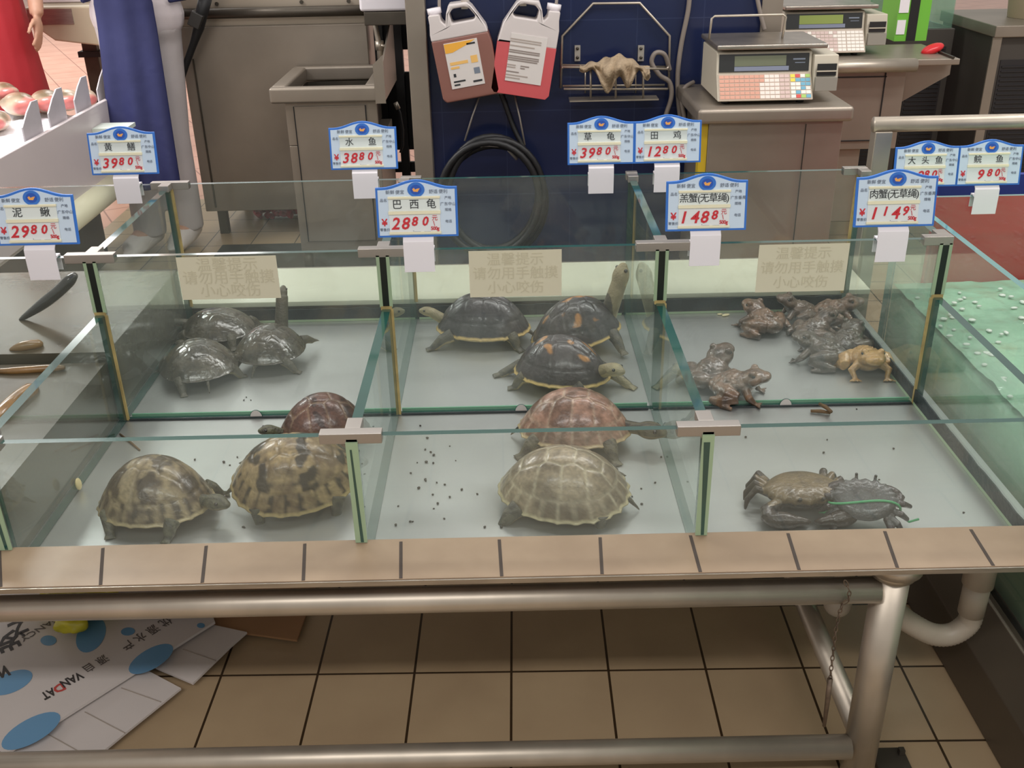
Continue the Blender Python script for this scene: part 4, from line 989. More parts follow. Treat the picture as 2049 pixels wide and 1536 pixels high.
# ================================================================= things on the navy wall
YJ = 3.93
def spline(P, n=10):
    P = [Vector(p) for p in P]; Q = []
    for i in range(len(P) - 1):
        p0, p1, p2, p3 = P[max(i - 1, 0)], P[i], P[i + 1], P[min(i + 2, len(P) - 1)]
        for k in range(n):
            t = k / n; Q.append(.5 * (2 * p1 + (p2 - p0) * t + (2 * p0 - 5 * p1 + 4 * p2 - p3) * t * t + (3 * p1 - p0 - 3 * p2 + p3) * t ** 3))
    return Q + [P[-1]]
def jerry(label, u, v, ang, mir, liquid, fill, lab):
    """2D outline in the wall plane, local x right, z up, about 0.21 x 0.34"""
    root = thing('jerrycan', label, 'jerrycan', (0, 0, 0))
    m = -1 if mir else 1
    bodyo = [(-.098, -.165), (.098, -.165), (.110, -.150), (.110, .02), (.098, .085), (.060, .158), (.045, .175), (-.022, .178), (-.036, .150), (-.047, .112), (-.060, .128), (-.060, .150), (-.104, .152), (-.104, .120), (-.110, .085), (-.110, -.150)]
    hole = [(-.022, .112), (.060, .112), (.068, .122), (.050, .152), (.030, .160), (-.010, .160), (-.026, .145)]
    def lay(pts): return [Vector((x * m, 0, z)) for x, z in pts]
    def slab(lo, hi, nm, mm, par, withhole, yo=.047):
        bm = bmesh.new()
        zs = lay(bodyo); es = []
        vs = [bm.verts.new((p.x, -yo, p.z)) for p in zs]
        for i in range(len(vs)): es.append(bm.edges.new((vs[i], vs[(i + 1) % len(vs)])))
        if withhole:
            hs = [bm.verts.new((p.x, -yo, p.z)) for p in lay(hole)]
            for i in range(len(hs)): es.append(bm.edges.new((hs[i], hs[(i + 1) % len(hs)])))
        bmesh.ops.triangle_fill(bm, edges=es, use_beauty=True)
        for no, co in (((0, 0, 1), (0, 0, hi)), ((0, 0, -1), (0, 0, lo))):
            bmesh.ops.bisect_plane(bm, geom=bm.verts[:] + bm.edges[:] + bm.faces[:], plane_co=co, plane_no=no, clear_outer=True)
        r = bmesh.ops.extrude_face_region(bm, geom=bm.faces[:])
        bmesh.ops.translate(bm, verts=[e for e in r['geom'] if isinstance(e, bmesh.types.BMVert)], vec=(0, 2 * yo, 0))
        bmesh.ops.recalc_face_normals(bm, faces=bm.faces[:])
        me = bpy.data.meshes.new(nm); bm.to_mesh(me); bm.free()
        return mk(nm, me, mm, par, bevel=.007, seg=3)
    slab(fill, .3, 'clear_top', mat('milky_plastic', (214, 206, 204), .35), root, True)
    slab(-.3, fill + .003, 'liquid', liquid, root, False)
    MB().cyl((-.080 * m, 0, .151), (-.080 * m, 0, .172), .026, 20).build('cap', WHITEP, root, smooth=True)
    L = MB(); lx, lz, lw, lh = lab
    lo = L.b2((lx * m - lw / 2, -.0495, lz - lh / 2), (lx * m + lw / 2, -.0475, lz + lh / 2)).build('paper_label', mat('white_label', (220, 214, 210), .5), root)
    p = WY(u, v, YJ - .0); root.location = (p.x, YJ, p.z); root.rotation_euler = (0, ang, 0)
    return root, lo
BRN = mat('brown_liquid_plastic', (140, 96, 86), .3); PNK = mat('pink_liquid_plastic', (206, 92, 96), .3)
j1, l1 = jerry('jerrycan of brown liquid with orange-topped label hanging on the navy wall', 929, 104, math.radians(-9), False, BRN, .06, (-.005, -.035, .125, .165))
y = -.0500
MB().poly([(-.0665, y, .045), (.050, y, .045), (.020, y, .032), (-.040, y, .012), (-.0665, y, .012)], (0, -.0004, 0)).build('orange_band', mat('orange_label_print', (240, 176, 64), .5), l1, local=True)
def bar(x0, x1, z0, z1, m, par, nm='label_print'):
    MB().poly([(x0, y, z0), (x1, y, z0), (x1, y, z1), (x0, y, z1)], (0, -.0004, 0)).build(nm, m, par, local=True)
PO = mat('pale_orange_print', (238, 190, 110), .5)
bar(-.057, .010, -.033, -.022, PO, l1); bar(-.057, -.025, -.047, -.039, PO, l1); bar(.022, .047, -.036, -.010, PO, l1)
bar(.016, .048, .030, .036, INK, l1, 'logo_print'); bar(.026, .048, -.076, -.054, INKG, l1, 'barcode_print'); bar(-.052, -.043, -.076, -.064, INK, l1, 'mark_print')
bar(-.056, -.012, -.096, -.090, INK, l1); bar(-.056, -.034, -.108, -.102, INK, l1); bar(.016, .050, -.106, -.099, INK, l1)
j2, l2 = jerry('jerrycan of pink liquid with a white text label hanging on the navy wall', 1052, 98, math.radians(9.5), True, PNK, .02, (-.005, -.030, .135, .17))
LG = mat('faint_grey_print', (176, 164, 156), .6); LG2 = mat('mid_grey_print', (146, 134, 128), .6)
for z, x0, x1, m_ in ((.036, -.062, .052, LG), (.028, -.062, .052, LG), (.013, -.062, .030, LG), (-.003, -.062, .052, LG2), (-.010, -.062, .052, LG2), (-.024, -.062, .052, LG2), (-.031, -.062, .052, LG2), (-.038, -.062, .048, LG2), (-.056, -.062, -.030, LG), (-.064, -.062, -.030, LG), (-.056, -.012, .020, LG2), (-.064, -.012, .005, LG2), (-.080, -.062, -.015, LG2), (-.092, -.062, .020, LG), (-.102, -.062, -.008, LG)):
    bar(x0, x1, z - .0022, z + .0022, m_, l2)
for jj, lab in ((j1, 'steel hook holding the brown jerrycan'), (j2, 'steel hook holding the pink jerrycan')):
    h = thing('wall_hook', lab, 'hook', (jj.location.x, 3.98, jj.location.z + .2)); x = jj.location.x + (.008 if jj is j1 else -.008); z = jj.location.z + .165
    MB().b2((x - .016, 3.990, z - .01), (x + .016, 3.9995, z + .16)).build('plate', PIPE, h)
    MB().b2((x - .012, 3.915, z - .012), (x + .012, 3.9895, z - .006)).b2((x - .012, 3.909, z - .012), (x + .012, 3.9145, z + .016)).build('hook_arm', PIPE, h)
tb1 = tag(MB().tube(spline([WY(880, 20, 3.93), WY(879, 0, 3.93), WY(884, -60, 3.95)]), .006, 10).build('dosing_tube', mat('grey_tube', (150, 140, 132), .4), smooth=True), 'thin grey tube rising from the brown jerrycan cap', 'tube')
tb2 = tag(MB().tube(spline([WY(1112, 12, 3.93), WY(1114, -5, 3.93), WY(1112, -60, 3.95)]), .006, 10).build('dosing_tube', MATS['grey_tube'], smooth=True), 'thin grey tube rising from the pink jerrycan cap', 'tube')
hh = thing('hose_hanger', 'white metal hose hanger with wire legs below the jerrycans', 'hanger', WY(1000, 180, 3.98))
a, b_ = WY(942, 162, 3.985), WY(1050, 186, 3.985)
MB().b2((a.x, 3.975, b_.z), (b_.x, 3.998, a.z)).build('plate', mat('off_white_metal', (178, 168, 160), .4), hh)
WIRE = mat('grey_wire', (150, 144, 138), .35, .5)
MB().tube([WY(962, 184, 3.97), WY(946, 230, 3.95), WY(930, 282, 3.93)], .004, 8).build('wire_leg', WIRE, hh, smooth=True)
MB().tube([WY(1028, 184, 3.97), WY(1040, 235, 3.95), WY(1050, 290, 3.93)], .004, 8).build('wire_leg', WIRE, hh, smooth=True)
MB().tube([WY(936, 312, 3.93), WY(966, 290, 3.91), WY(1010, 292, 3.91), WY(1034, 318, 3.93)], .007, 10).build('cradle', mat('pale_metal_strip', (190, 186, 184), .4), hh, smooth=True)
hs = MB()
for k, (du, dv, dy) in enumerate(((0, 0, 0), (8, 6, .03), (-6, 12, .05), (4, 18, -.03))):
    pts = [WY(985 + du + 92 * math.cos(t) * (1 + .04 * k), 385 + dv + 112 * math.sin(t), 3.90 - dy * .6) for t in [2 * PI * q / 36 for q in range(36)]]
    hs.tube(pts, .013, 12, closed=True)
hr_ = MB().tube(spline([WY(992, 160, 3.988), WY(1008, 200, 3.985), WY(1030, 260, 3.97), WY(1060, 320, 3.94), WY(1085, 380, 3.91)]), .010, 12)
hs.add(hr_.v, hr_.f)
tag(hs.build('rubber_hose', BLACK, smooth=True), 'black rubber hose coiled on the white hanger below the jerrycans', 'hose')
rk = thing('wire_rack', 'octagonal wire rack with a front basket on the navy wall', 'rack', WY(1230, 180, 3.97))
yr, yq = 3.985, 3.90
def wire(pts, r=.0045, nm='wire'): MB().tube(pts, r, 8).build(nm, PIPE, rk, smooth=True)
wire([WY(1122, 176, yr), WY(1125, 72, yr), WY(1187, 7, yr), WY(1280, 6, yr), WY(1340, 72, yr), WY(1338, 178, yr)], .005, 'frame')
wire([WY(1124, 130, yr), WY(1338, 134, yr)]); wire([WY(1126, 134, yq), WY(1336, 138, yq)])
wire([WY(1126, 172, yr), WY(1330, 170, yr)]); wire([WY(1128, 178, yq), WY(1336, 178, yq)])
for x_ in (1182, 1232, 1287): wire([WY(x_, 134, yq), WY(x_, 196, yq)], .0042, 'upright_wire')
for x_ in (1171, 1272): wire([WY(x_, 136, yr), WY(x_, 186, yr)], .003, 'upright_wire')
for x_ in (1124, 1338): wire([WY(x_, 132, yr), WY(x_ + (2 if x_ < 1200 else -2), 136, yq)], .004, 'side_wire')
a, b_ = WY(1140, 194, yq), WY(1318, 199, yq)
MB().b2((a.x, yq - .004, b_.z - .002), (b_.x, yq + .07, b_.z + .003)).build('drip_tray', PIPE, rk)
for u0, u1 in ((1150, 1161), (1277, 1288)):
    a, b_ = WY(u0, 91, 3.99), WY(u1, 122, 3.99); br = MB().b2((a.x, 3.988, b_.z), (b_.x, 3.9995, a.z)).build('bracket', mat('pale_bracket', (170, 164, 156), .4, .4), rk)
    for vv in (97, 115): 
        s = WY((u0 + u1) / 2, vv, 3.987); MB().cyl(s, s + Vector((0, -.004, 0)), .006, 10).build('screw', STEELD, br, smooth=True)
# cloth over the rack
cl = MB()
def cloth(a, b_):
    u = 1160 + 140 * a
    top = 132 - 6 * math.sin(a * 5) - (20 * math.exp(-((a - .60) / .26) ** 2)) + 3 * math.sin(a * 31)
    low = 141 + 50 * math.exp(-((a - .40) / .10) ** 2) + 36 * math.exp(-((a - .68) / .085) ** 2) + 18 * math.exp(-((a - .95) / .06) ** 2) + 4 * math.sin(a * 27)
    v = top + (low - top) * b_
    y_ = yq - .03 - .016 * math.sin(a * 30 + b_ * 5) - .010 * math.sin(a * 13 - b_ * 9) - .02 * math.sin(b_ * PI) + (.05 * (1 - b_) ** 3)
    return WY(u, v, y_ - .004)
cl.grid(cloth, 70, 24)
co = cl.build('rag', mat('beige_rag', (168, 148, 122), .9, 0, .15, 30, .6, 90), smooth=True, solid=.006)
tag(co, 'crumpled beige rag draped over the wire rack', 'cloth')
CBL = mat('grey_cable', (132, 122, 114), .5)
tag(MB().tube(spline([WY(1381, -30, 3.98), WY(1377, 20, 3.98), WY(1363, 90, 3.98), WY(1356, 150, 3.975), WY(1358, 210, 3.97), WY(1368, 280, 3.97)]), .009, 10).build('power_cable', CBL, smooth=True), 'grey cable running down the navy wall right of the wire rack', 'cable')
tag(MB().tube(spline([WY(1340, 140, 3.98), WY(1330, 110, 3.96), WY(1312, 106, 3.95), WY(1304, 125, 3.95), WY(1320, 150, 3.95), WY(1340, 165, 3.95), WY(1343, 195, 3.95), WY(1330, 240, 3.95), WY(1322, 300, 3.95)]), .009, 10).build('power_cable', CBL, smooth=True), 'grey cable looped beside the wire rack', 'cable')
tag(MB().tube(spline([WY(1388, 164, 3.93), WY(1370, 176, 3.9), WY(1364, 200, 3.88), WY(1370, 240, 3.87), WY(1378, 300, 3.87)]), .008, 10).build('power_cable', CBL, smooth=True), 'short grey cable curling down from the scale counter', 'cable')
tag(MB().tube(spline([WY(1512, -20, 3.98), WY(1520, 20, 3.97), WY(1530, 60, 3.965)]), .008, 10).build('power_cable', CBL, smooth=True), 'grey cable slanting down the right edge of the navy wall', 'cable')

# ================================================================= scales and counters on the right
c1 = thing('scale_counter', 'steel counter carrying the front scale', 'counter', (.93, 3.5, 0))
MB().b2((.655, 3.49, .70), (1.19, 3.985, .752)).build('worktop', STEELW, c1, bevel=.014, seg=4)
MB().b2((.70, 3.52, .06), (1.165, 3.96, .6995)).build('body', STEELW, c1, bevel=.003)
MB().b2((.672, 3.525, .30), (.699, 3.57, .6995)).build('yellow_strip', mat('yellow_tape', (200, 170, 40), .5), c1)
MB().b2((.72, 3.54, 0), (1.145, 3.94, .0595)).build('plinth', STEELD, c1)
MB().b2((1.035, 3.5165, .08), (1.037, 3.5195, .69)).build('panel_gap', BLACK, c1)
IV = mat('ivory_plastic', (196, 188, 170), .4); DKS = mat('dark_display_panel', (44, 46, 46), .25)
def make_scale(label, lcd=(112, 118, 96), pale=False):
    s = thing('label_scale', label, 'scale', (0, 0, 0))
    w = .165
    prof = [(0, .012), (.055, .098), (.066, .162), (.080, .168), (.33, .168), (.33, .012)]
    MB().poly([(-w, y, z) for y, z in prof], (2 * w, 0, 0)).build('body', IV, s, bevel=.004)
    for x in (-.13, .13):
        for y in (.04, .28): MB().cyl((x, y, 0), (x, y, .0115), .014, 12).build('foot', BLACK, s, smooth=True)
    def on(t0, t1, x0, x1, a, b_, lift, nm, m, par):  # patch on the slanted face between profile points a, b
        A, B = Vector((0, a[0], a[1])), Vector((0, b_[0], b_[1])); d = B - A; n_ = Vector((0, -d.z, d.y)).normalized()
        p0, p1 = A + d * t0 + n_ * .0003, A + d * t1 + n_ * .0003
        return MB().poly([(x0, p0.y, p0.z), (x1, p0.y, p0.z), (x1, p1.y, p1.z), (x0, p1.y, p1.z)], n_ * lift).build(nm, m, par)
    ds = on(.06, .96, -w * .95, w * .93, prof[1], prof[2], .003, 'display_panel', DKS, s)
    on(.34, .86, -.104, .074, prof[1], prof[2], .0036, 'lcd', mat('lcd_' + ('green' if pale else 'olive'), lcd, .2), ds)
    on(.10, .32, -.104, .084, prof[1], prof[2], .0036, 'button_strip', mat('blue_grey_strip', (128, 136, 156), .4), ds)
    on(.62, .70, .098, .140, prof[1], prof[2], .0036, 'printed_line', INKG, ds); on(.46, .50, .105, .14, prof[1], prof[2], .0036, 'printed_line', INKG, ds)
    kp = on(.02, .97, -w * .97, w * .97, prof[0], prof[1], .002, 'keypad', mat('keypad_film', (176, 158, 140), .4), s)
    cols = {0: (206, 150, 128), 1: (232, 214, 204), 2: (204, 180, 172), 3: (232, 226, 216)}
    kms = [mat('key_salmon', cols[0], .45), mat('key_white', cols[1], .45), mat('key_pinkgrey', cols[2], .45), mat('key_pale', cols[3], .45), mat('key_yellow', (228, 206, 60), .45), mat('key_red', (206, 66, 60), .45), mat('key_blue', (98, 164, 190), .45), mat('key_green', (160, 196, 96), .45)]
    A, B = Vector((0, *prof[0])), Vector((0, *prof[1])); d = B - A; n_ = Vector((0, -d.z, d.y)).normalized()
    NC, NR_ = 18, 6
    for i in range(NC):
        for j in range(NR_):
            xa = -.156 + .312 * i / NC + (.003 if i >= 14 else 0); xb = xa + .312 / NC - .0016
            ta, tb = .08 + .86 * j / NR_, .08 + .86 * (j + 1) / NR_ - .03
            c_ = 0 if i < 8 or (i == 8 and j > 3) else 1 if i < 12 else 2 if i < 14 else 3
            if i >= 14:
                c_ = {(14, 5): 4, (14, 4): 4, (15, 5): 5, (17, 5): 7, (16, 4): 6, (15, 4): 6, (16, 3): 6, (16, 2): 6, (17, 4): 6, (17, 3): 6, (15, 0): 5, (16, 0): 7, (15, 1): 6, (17, 0): 6, (17, 1): 3}.get((i, j), 3)
            p0, p1 = A + d * ta + n_ * .0026, A + d * tb + n_ * .0026
            if j in (0, 5) or i >= 14 or i % 2 == 0 or True:
                if pale: c_ = 2 if c_ in (0, 1) and (i + j) % 5 else 3
                KEYS.setdefault(id(s), []).append((xa, xb, p0, p1, c_))
    for c_ in range(8):
        mb = MB()
        for xa, xb, p0, p1, cc in KEYS[id(s)]:
            if cc == c_: mb.poly([(xa, p0.y, p0.z), (xb, p0.y, p0.z), (xb, p1.y, p1.z), (xa, p1.y, p1.z)], n_ * .0008)
        if mb.f: mb.build('keys', kms[c_], kp)
    # printer block at the right
    pb = MB().poly([(w + .001, y, z) for y, z in ((.03, .035), (.03, .085), (.045, .155), (.33, .155), (.33, .035))], (.085, 0, 0)).build('printer', IV, s, bevel=.004)
    MB().b2((w + .010, .024, .088), (w + .076, .0295, .128)).build('label_slot', DKS, pb)
    MB().b2((w + .008, .020, .102), (w + .078, .0235, .106)).build('slot_bar', IV, pb)
    MB().b2((w + .006, .012, .040), (w + .080, .0285, .084)).build('slot_door', mat('grey_plastic', (150, 146, 136), .4), pb)
    MB().b2((-w - .004, -.005 + .05, .176), (w + .045, .36, .192)).build('platter', STEEL, s, bevel=.004)
    MB().cyl((0, .2, .169), (0, .2, .1755), .06, 20).build('load_post', STEELD, s)
    return s
KEYS = {}
s1 = make_scale('ivory label-printing scale with salmon and coloured keys on the front counter')
MB().tube([(-.17, .20, .1925), (-.165, .20, .262), (-.155, .20, .27), (.085, .20, .27), (.096, .20, .262), (.090, .20, .1925)], .0042, 8).build('guard_wire', PIPE, s1, smooth=True)
p = WY(1531, 208, 3.55); s1.location = (p.x, 3.55, .753)
s2 = make_scale('second ivory scale with pale keys and green display on the counter further back', (142, 158, 84), True)
c2_ = thing('rear_counter', 'steel counter further back carrying the second scale', 'counter', (1.5, 4.2, 0))
ztop = .795
MB().b2((1.17, 4.2, ztop - .05), (1.655, 4.9, ztop)).build('worktop', STEELW, c2_, bevel=.006)
MB().cyl((1.17, 4.2, ztop - .028), (1.655, 4.2, ztop - .028), .026, 20).build('front_bar', PIPE, c2_, smooth=True)
MB().b2((1.20, 4.25, .42), (1.64, 4.85, ztop - .0505)).build('body', STEELW, c2_, bevel=.003)
MB().b2((1.20, 4.27, .10), (1.50, 4.85, .4195)).build('lower_body', STEELW, c2_, bevel=.003)
for z in (.455, .715): MB().b2((1.2, 4.2445, z), (1.56, 4.2495, z + .004)).build('panel_gap', BLACK, c2_)
MB().b2((1.553, 4.2445, .43), (1.557, 4.2495, .74)).build('panel_gap', BLACK, c2_)
for x, y in ((1.22, 4.3), (1.6, 4.3), (1.22, 4.8), (1.6, 4.8)): MB().b2((x - .018, y - .018, 0), (x + .018, y + .018, .0995 if x < 1.5 else .4195)).build('leg', STEELD, c2_)
MB().b2((1.656, 4.2, ztop - .03), (1.83, 4.62, ztop - .006)).build('side_tray', STEELW, c2_, bevel=.003)
MB().poly([(1.641, 4.3, ztop - .20), (1.641, 4.3, ztop - .031), (1.84, 4.3, ztop - .035), (1.84, 4.3, ztop - .085)], (0, .02, 0)).build('tray_bracket', STEELW, c2_)
p = WY(1652, 103, 4.28); s2.location = (p.x, 4.28, ztop + .001)
gb = thing('green_box', 'tall green box with a black stripe behind the rear counter tray', 'box', (1.7, 4.7, ztop))
GR = mat('leaf_green_board', (112, 186, 62), .5)
a, b_ = WY(1786, 100, 4.66), WY(1850, 100, 4.66)
MB().b2((a.x, 4.66, ztop + .001), (b_.x, 4.86, ztop + .62)).build('carton', GR, gb)
m0, m1 = WY(1815, 60, 4.66), WY(1833, 60, 4.66)
MB().b2((m0.x, 4.656, ztop + .002), (m1.x, 4.6595, ztop + .61)).build('stripe', BLACK, gb)
MB().b2((a.x + .003, 4.6565, ztop + .12), (a.x + .045, 4.6595, ztop + .5)).build('paper', WHITEP, gb); MB().b2((a.x + .003, 4.6565, ztop + .03), (a.x + .04, 4.6595, ztop + .09)).build('paper', WHITEP, gb)
kn = thing('red_handled_scoop', 'red handled scoop lying on the tray right of the green box', 'scoop', WY(1870, 95, 4.5))
p = WZ(1866, 98, ztop + .01)
MB().ell(p, (.05, .03, .02), (0, -.3, .2), 16, 10).build('handle', mat('red_plastic', (206, 38, 44), .3), kn, smooth=True)
MB().b2((p.x + .02, p.y - .16, ztop - .005), (p.x + .03, p.y - .01, ztop + .003)).build('blade', STEELD, kn)
# chilled cabinets with grilles at the far right
DG = mat('dark_grey_cabinet', (74, 70, 66), .45, .2); GRL = mat('black_grille', (38, 36, 38), .5)
def cabinet(label, x0_, x1_, y_, ztop_, frame, grilles):
    c = thing('chilled_cabinet', label, 'cabinet', ((x0_ + x1_) / 2, y_, 0))
    MB().b2((x0_, y_, .05), (x1_, y_ + .6, ztop_)).build('body', DG, c, bevel=.003)
    MB().b2((x0_ + .02, y_ + .03, 0), (x1_ - .02, y_ + .57, .0495)).build('plinth', BLACK, c)
    for g0, g1, z0, z1 in grilles:
        g = MB(); n = int((z1 - z0) / .02)
        g.b2((g0, y_ - .004, z0), (g1, y_ - .0005, z1))
        for i in range(n): g.b2((g0 + .008, y_ - .010, z0 + .008 + i * .02), (g1 - .008, y_ - .0045, z0 + .013 + i * .02))
        g.build('grille', GRL, c)
    if frame:
        for x in (x0_, x1_): MB().b2((x - .02, y_ - .02, .05), (x + .02, y_ - .011, ztop_)).build('frame_upright', STEELW, c)
        MB().b2((x0_ - .02, y_ - .03, ztop_ + .0005), (x1_ + .02, y_ + .6, ztop_ + .05)).build('steel_top', STEELW, c, bevel=.004)
    return c
k1 = cabinet('dark cabinet with black grilles behind the guard rail', 1.70, 2.13, 5.0, .80, False, ((1.72, 1.90, .1, .62), (1.93, 2.10, .1, .72)))
k2 = cabinet('steel-framed cabinet with black grille at the right edge', 2.19, 2.95, 4.7, .80, True, ((2.23, 2.9, .12, .70),))
ft = thing('display_tank', 'murky glass tank on top of the dark cabinet', 'tank', (1.95, 5.2, .8))
FG = glass_mat('green_tinted_glass', (.80, .92, .86), .10, (.5, .66, .58))
MB().b2((1.72, 5.02, .802), (2.12, 5.03, 1.3)).build('front_glass', FG, ft); MB().b2((1.72, 5.031, .802), (1.73, 5.5, 1.3)).build('side_glass', FG, ft); MB().b2((2.11, 5.031, .802), (2.12, 5.5, 1.3)).build('side_glass', FG, ft); MB().b2((1.731, 5.49, .802), (2.109, 5.5, 1.3)).build('back_glass', FG, ft)
MB().ell((1.9, 5.2, .95), (.10, .06, .02), None, 14, 8).build('green_fish_net', mat('bright_green_plastic', (96, 200, 70), .4), ft, smooth=True)
bk = thing('plastic_bucket', 'cream plastic bucket standing on the steel-framed cabinet', 'bucket', (2.45, 4.95, .851))
MB().lathe([(.0, .851), (.10, .851), (.125, 1.10), (.13, 1.105), (.122, 1.105), (.097, .86), (0, .86)], (2.45, 4.95, 0), 28).build('pail', mat('cream_bucket', (206, 194, 168), .45), bk, smooth=True)
MB().tube([(2.45 + .128 * math.cos(t), 4.95, 1.06 + .12 * math.sin(t)) for t in [PI * i / 16 for i in range(17)]], .004, 8).build('handle', WIRE, bk, smooth=True)

# ================================================================= fish counter at the left
fc = thing('fish_counter', 'white ice counter for fish slanting away at the left', 'counter', (-2.0, 3.8, 0))
xf = -1.62
MB().poly([(xf, 3.05, .40), (xf, 4.25, .40), (xf, 4.25, .70), (xf, 3.05, .70)], (-.02, 0, 0)).build('side_panel', mat('white_side_panel', (206, 196, 196), .35, 0, .03, 3), fc, bevel=.004)
MB().b2((-3.2, 3.05, .38), (xf - .021, 4.25, .62)).build('tray_body', mat('pale_counter_body', (196, 190, 184), .45), fc)
MB().tube([(xf - .0, 3.52, .375), (xf - .0, 4.20, .375)], .05, 20).build('rolled_edge', CREAM, fc, smooth=True)
MB().b2((-3.1, 3.15, .02), (xf - .12, 4.2, .3795)).build('base', mat('dark_plinth', (48, 44, 42), .5), fc)
ice = MB().grid(lambda a, b_: Vector((-3.18 + a * (3.18 + xf - .022), 3.06 + b_ * 1.18, .635 + .06 * (1 - a) + .016 * noise.noise(Vector((a * 26, b_ * 22, 2))))), 110, 90).build('crushed_ice', mat('crushed_ice', (244, 244, 248), .3, 0, 0, 5, .6, 60, c2=(226, 230, 238)), None, smooth=True)
tag(ice, 'bed of crushed white ice on the fish counter', 'ice', kind='stuff')
DIV = mat('frosted_divider_board', (190, 184, 188), .35, 0, .06, 12)
for i, (ub, vb, ut, vt) in enumerate(((49, 280, 52, 222), (101, 254, 106, 196), (153, 228, 160, 172), (198, 204, 207, 152))):
    p = WX(ub, vb, xf - .03); q = WX(ut, vt, xf - .03); h_ = q.z - p.z
    dl = .155; sp_ = Vector((0, dl, 0))
    pts = [Vector((xf - .028, p.y, .662)), Vector((xf - .028, p.y + dl, .662)), Vector((xf - .028, p.y + dl + .006, .70 + h_ + .02)), Vector((xf - .028, p.y + dl * .72, .70 + h_ + .022)), Vector((xf - .028, p.y + dl * .40, .70 + h_ - .004)), Vector((xf - .028, p.y + .004, .70 + h_ - .045))]
    d = MB().poly(pts, (-.006, 0, 0)).build('divider_board', DIV, bevel=.0015)
    tag(d, ['nearest of the four frosted boards along the ice counter edge', 'second frosted board along the ice counter edge', 'third frosted board along the ice counter edge', 'furthest of the four frosted boards along the ice counter edge'][i], 'board', 'frosted boards on the ice counter')
def fishcut(label, u, v, z, L, R_, ang, seed):
    b = MB(); b.ell((0, 0, 0), (L, R_, R_ * .75), None, 24, 16); b.ell((L * .7, R_ * .2, 0), (L * .75, R_ * .72, R_ * .5), None, 20, 12); b.ell((-L * .6, -R_ * .15, -R_ * .1), (L * .5, R_ * .85, R_ * .55), (0, .2, .3), 20, 12)
    me = blob(b, .008, 4)
    paint(me, lambda p, n: mixc(mixc(S(206, 182, 158), S(112, 96, 72), max(0, n.z * 1.0 - .25 + 1.1 * nz(p, 16, seed))), S(198, 112, 106), max(0, min(1, (-p.x / L - .62) * 4 + 1.2 * nz(p, 22, seed) - max(0, n.z) * .8))))
    o = mk('fish_piece', me, attr_mat('raw_fish', .35, .4, 60, coat=.2), None, smooth=True); p = WZ(u, v, z); o.location = (p.x, p.y, z); o.rotation_euler = (0, .1, ang); return tag(o, label, 'fish', 'raw fish pieces on the ice')
fishcut('large pale fish half with pink cut flesh at the left of the row', 38, 208, .70, .105, .062, 2.2, 1)
fishcut('olive-backed fish piece in the middle of the row on ice', 92, 202, .70, .10, .060, 2.0, 2)
fishcut('pale pink fish piece behind the second frosted board', 132, 200, .70, .10, .058, 2.0, 3)
fishcut('fish piece mostly hidden behind the third frosted board', 168, 196, .70, .085, .05, 2.0, 4)
fishcut('pale fish piece at the left frame edge nearest the viewer', -8, 242, .69, .10, .05, 1.8, 5)
fishcut('pink fish piece furthest back at the left frame edge', 5, 184, .70, .10, .055, 2.2, 6)
MB().b2((xf + .001, 3.99, .613), (xf + .135, 4.10, .628)).build('end_shelf', mat('white_foam', (240, 236, 238), .5), fc)
# steel basin on post
bs = thing('steel_basin', 'wide steel basin on a square post behind the fish counter', 'basin', (-2.3, 5.6, 0))
yb_ = 5.5; a, b_ = WY(48, 15, yb_), WY(300, 15, yb_); zt_, zm, zl = a.z, WY(60, 50, yb_).z, WY(240, 96, yb_).z
MB().poly([(a.x, yb_, zt_), (a.x + .02, yb_, zm), (a.x + .12, yb_, zm - .08), (b_.x - .2, yb_, zl), (b_.x, yb_, zl), (b_.x, yb_, zt_)], (0, .9, 0)).build('bowl', mat('basin_steel', (186, 174, 150), .5, .2, .08, 3), bs, bevel=.01)
MB().b2((a.x + .01, yb_ - .004, zm), (a.x + .24, yb_ - .0005, zt_ - .01)).build('plate', STEEL, bs)
p = WY(185, 100, 5.8); MB().b2((p.x - .04, 5.76, 0), (p.x + .04, 5.84, zl + .02)).build('post', STEELD, bs, bevel=.004); MB().b2((p.x - .06, 5.74, p.z - .03), (p.x + .06, 5.86, p.z + .0)).build('collar', BLACK, bs)
MB().b2((p.x - .25, 5.6, .02), (p.x + .35, 6.0, .06)).build('foot', STEELD, bs)
wt = thing('white_tray', 'white tray with a red band on the steel basin', 'tray', (-2.0, 5.9, zt_))
MB().b2((WY(112, 10, 5.9).x, 5.7, zt_ + .001), (WY(240, 10, 5.9).x, 6.1, zt_ + .10)).build('tray', WHITEP, wt, bevel=.006)
MB().b2((WY(45, 5, 5.9).x, 6.14, zt_ + .001), (WY(112, 5, 5.9).x, 6.2, zt_ + .12)).build('red_side', MATS['red_plastic'], wt)

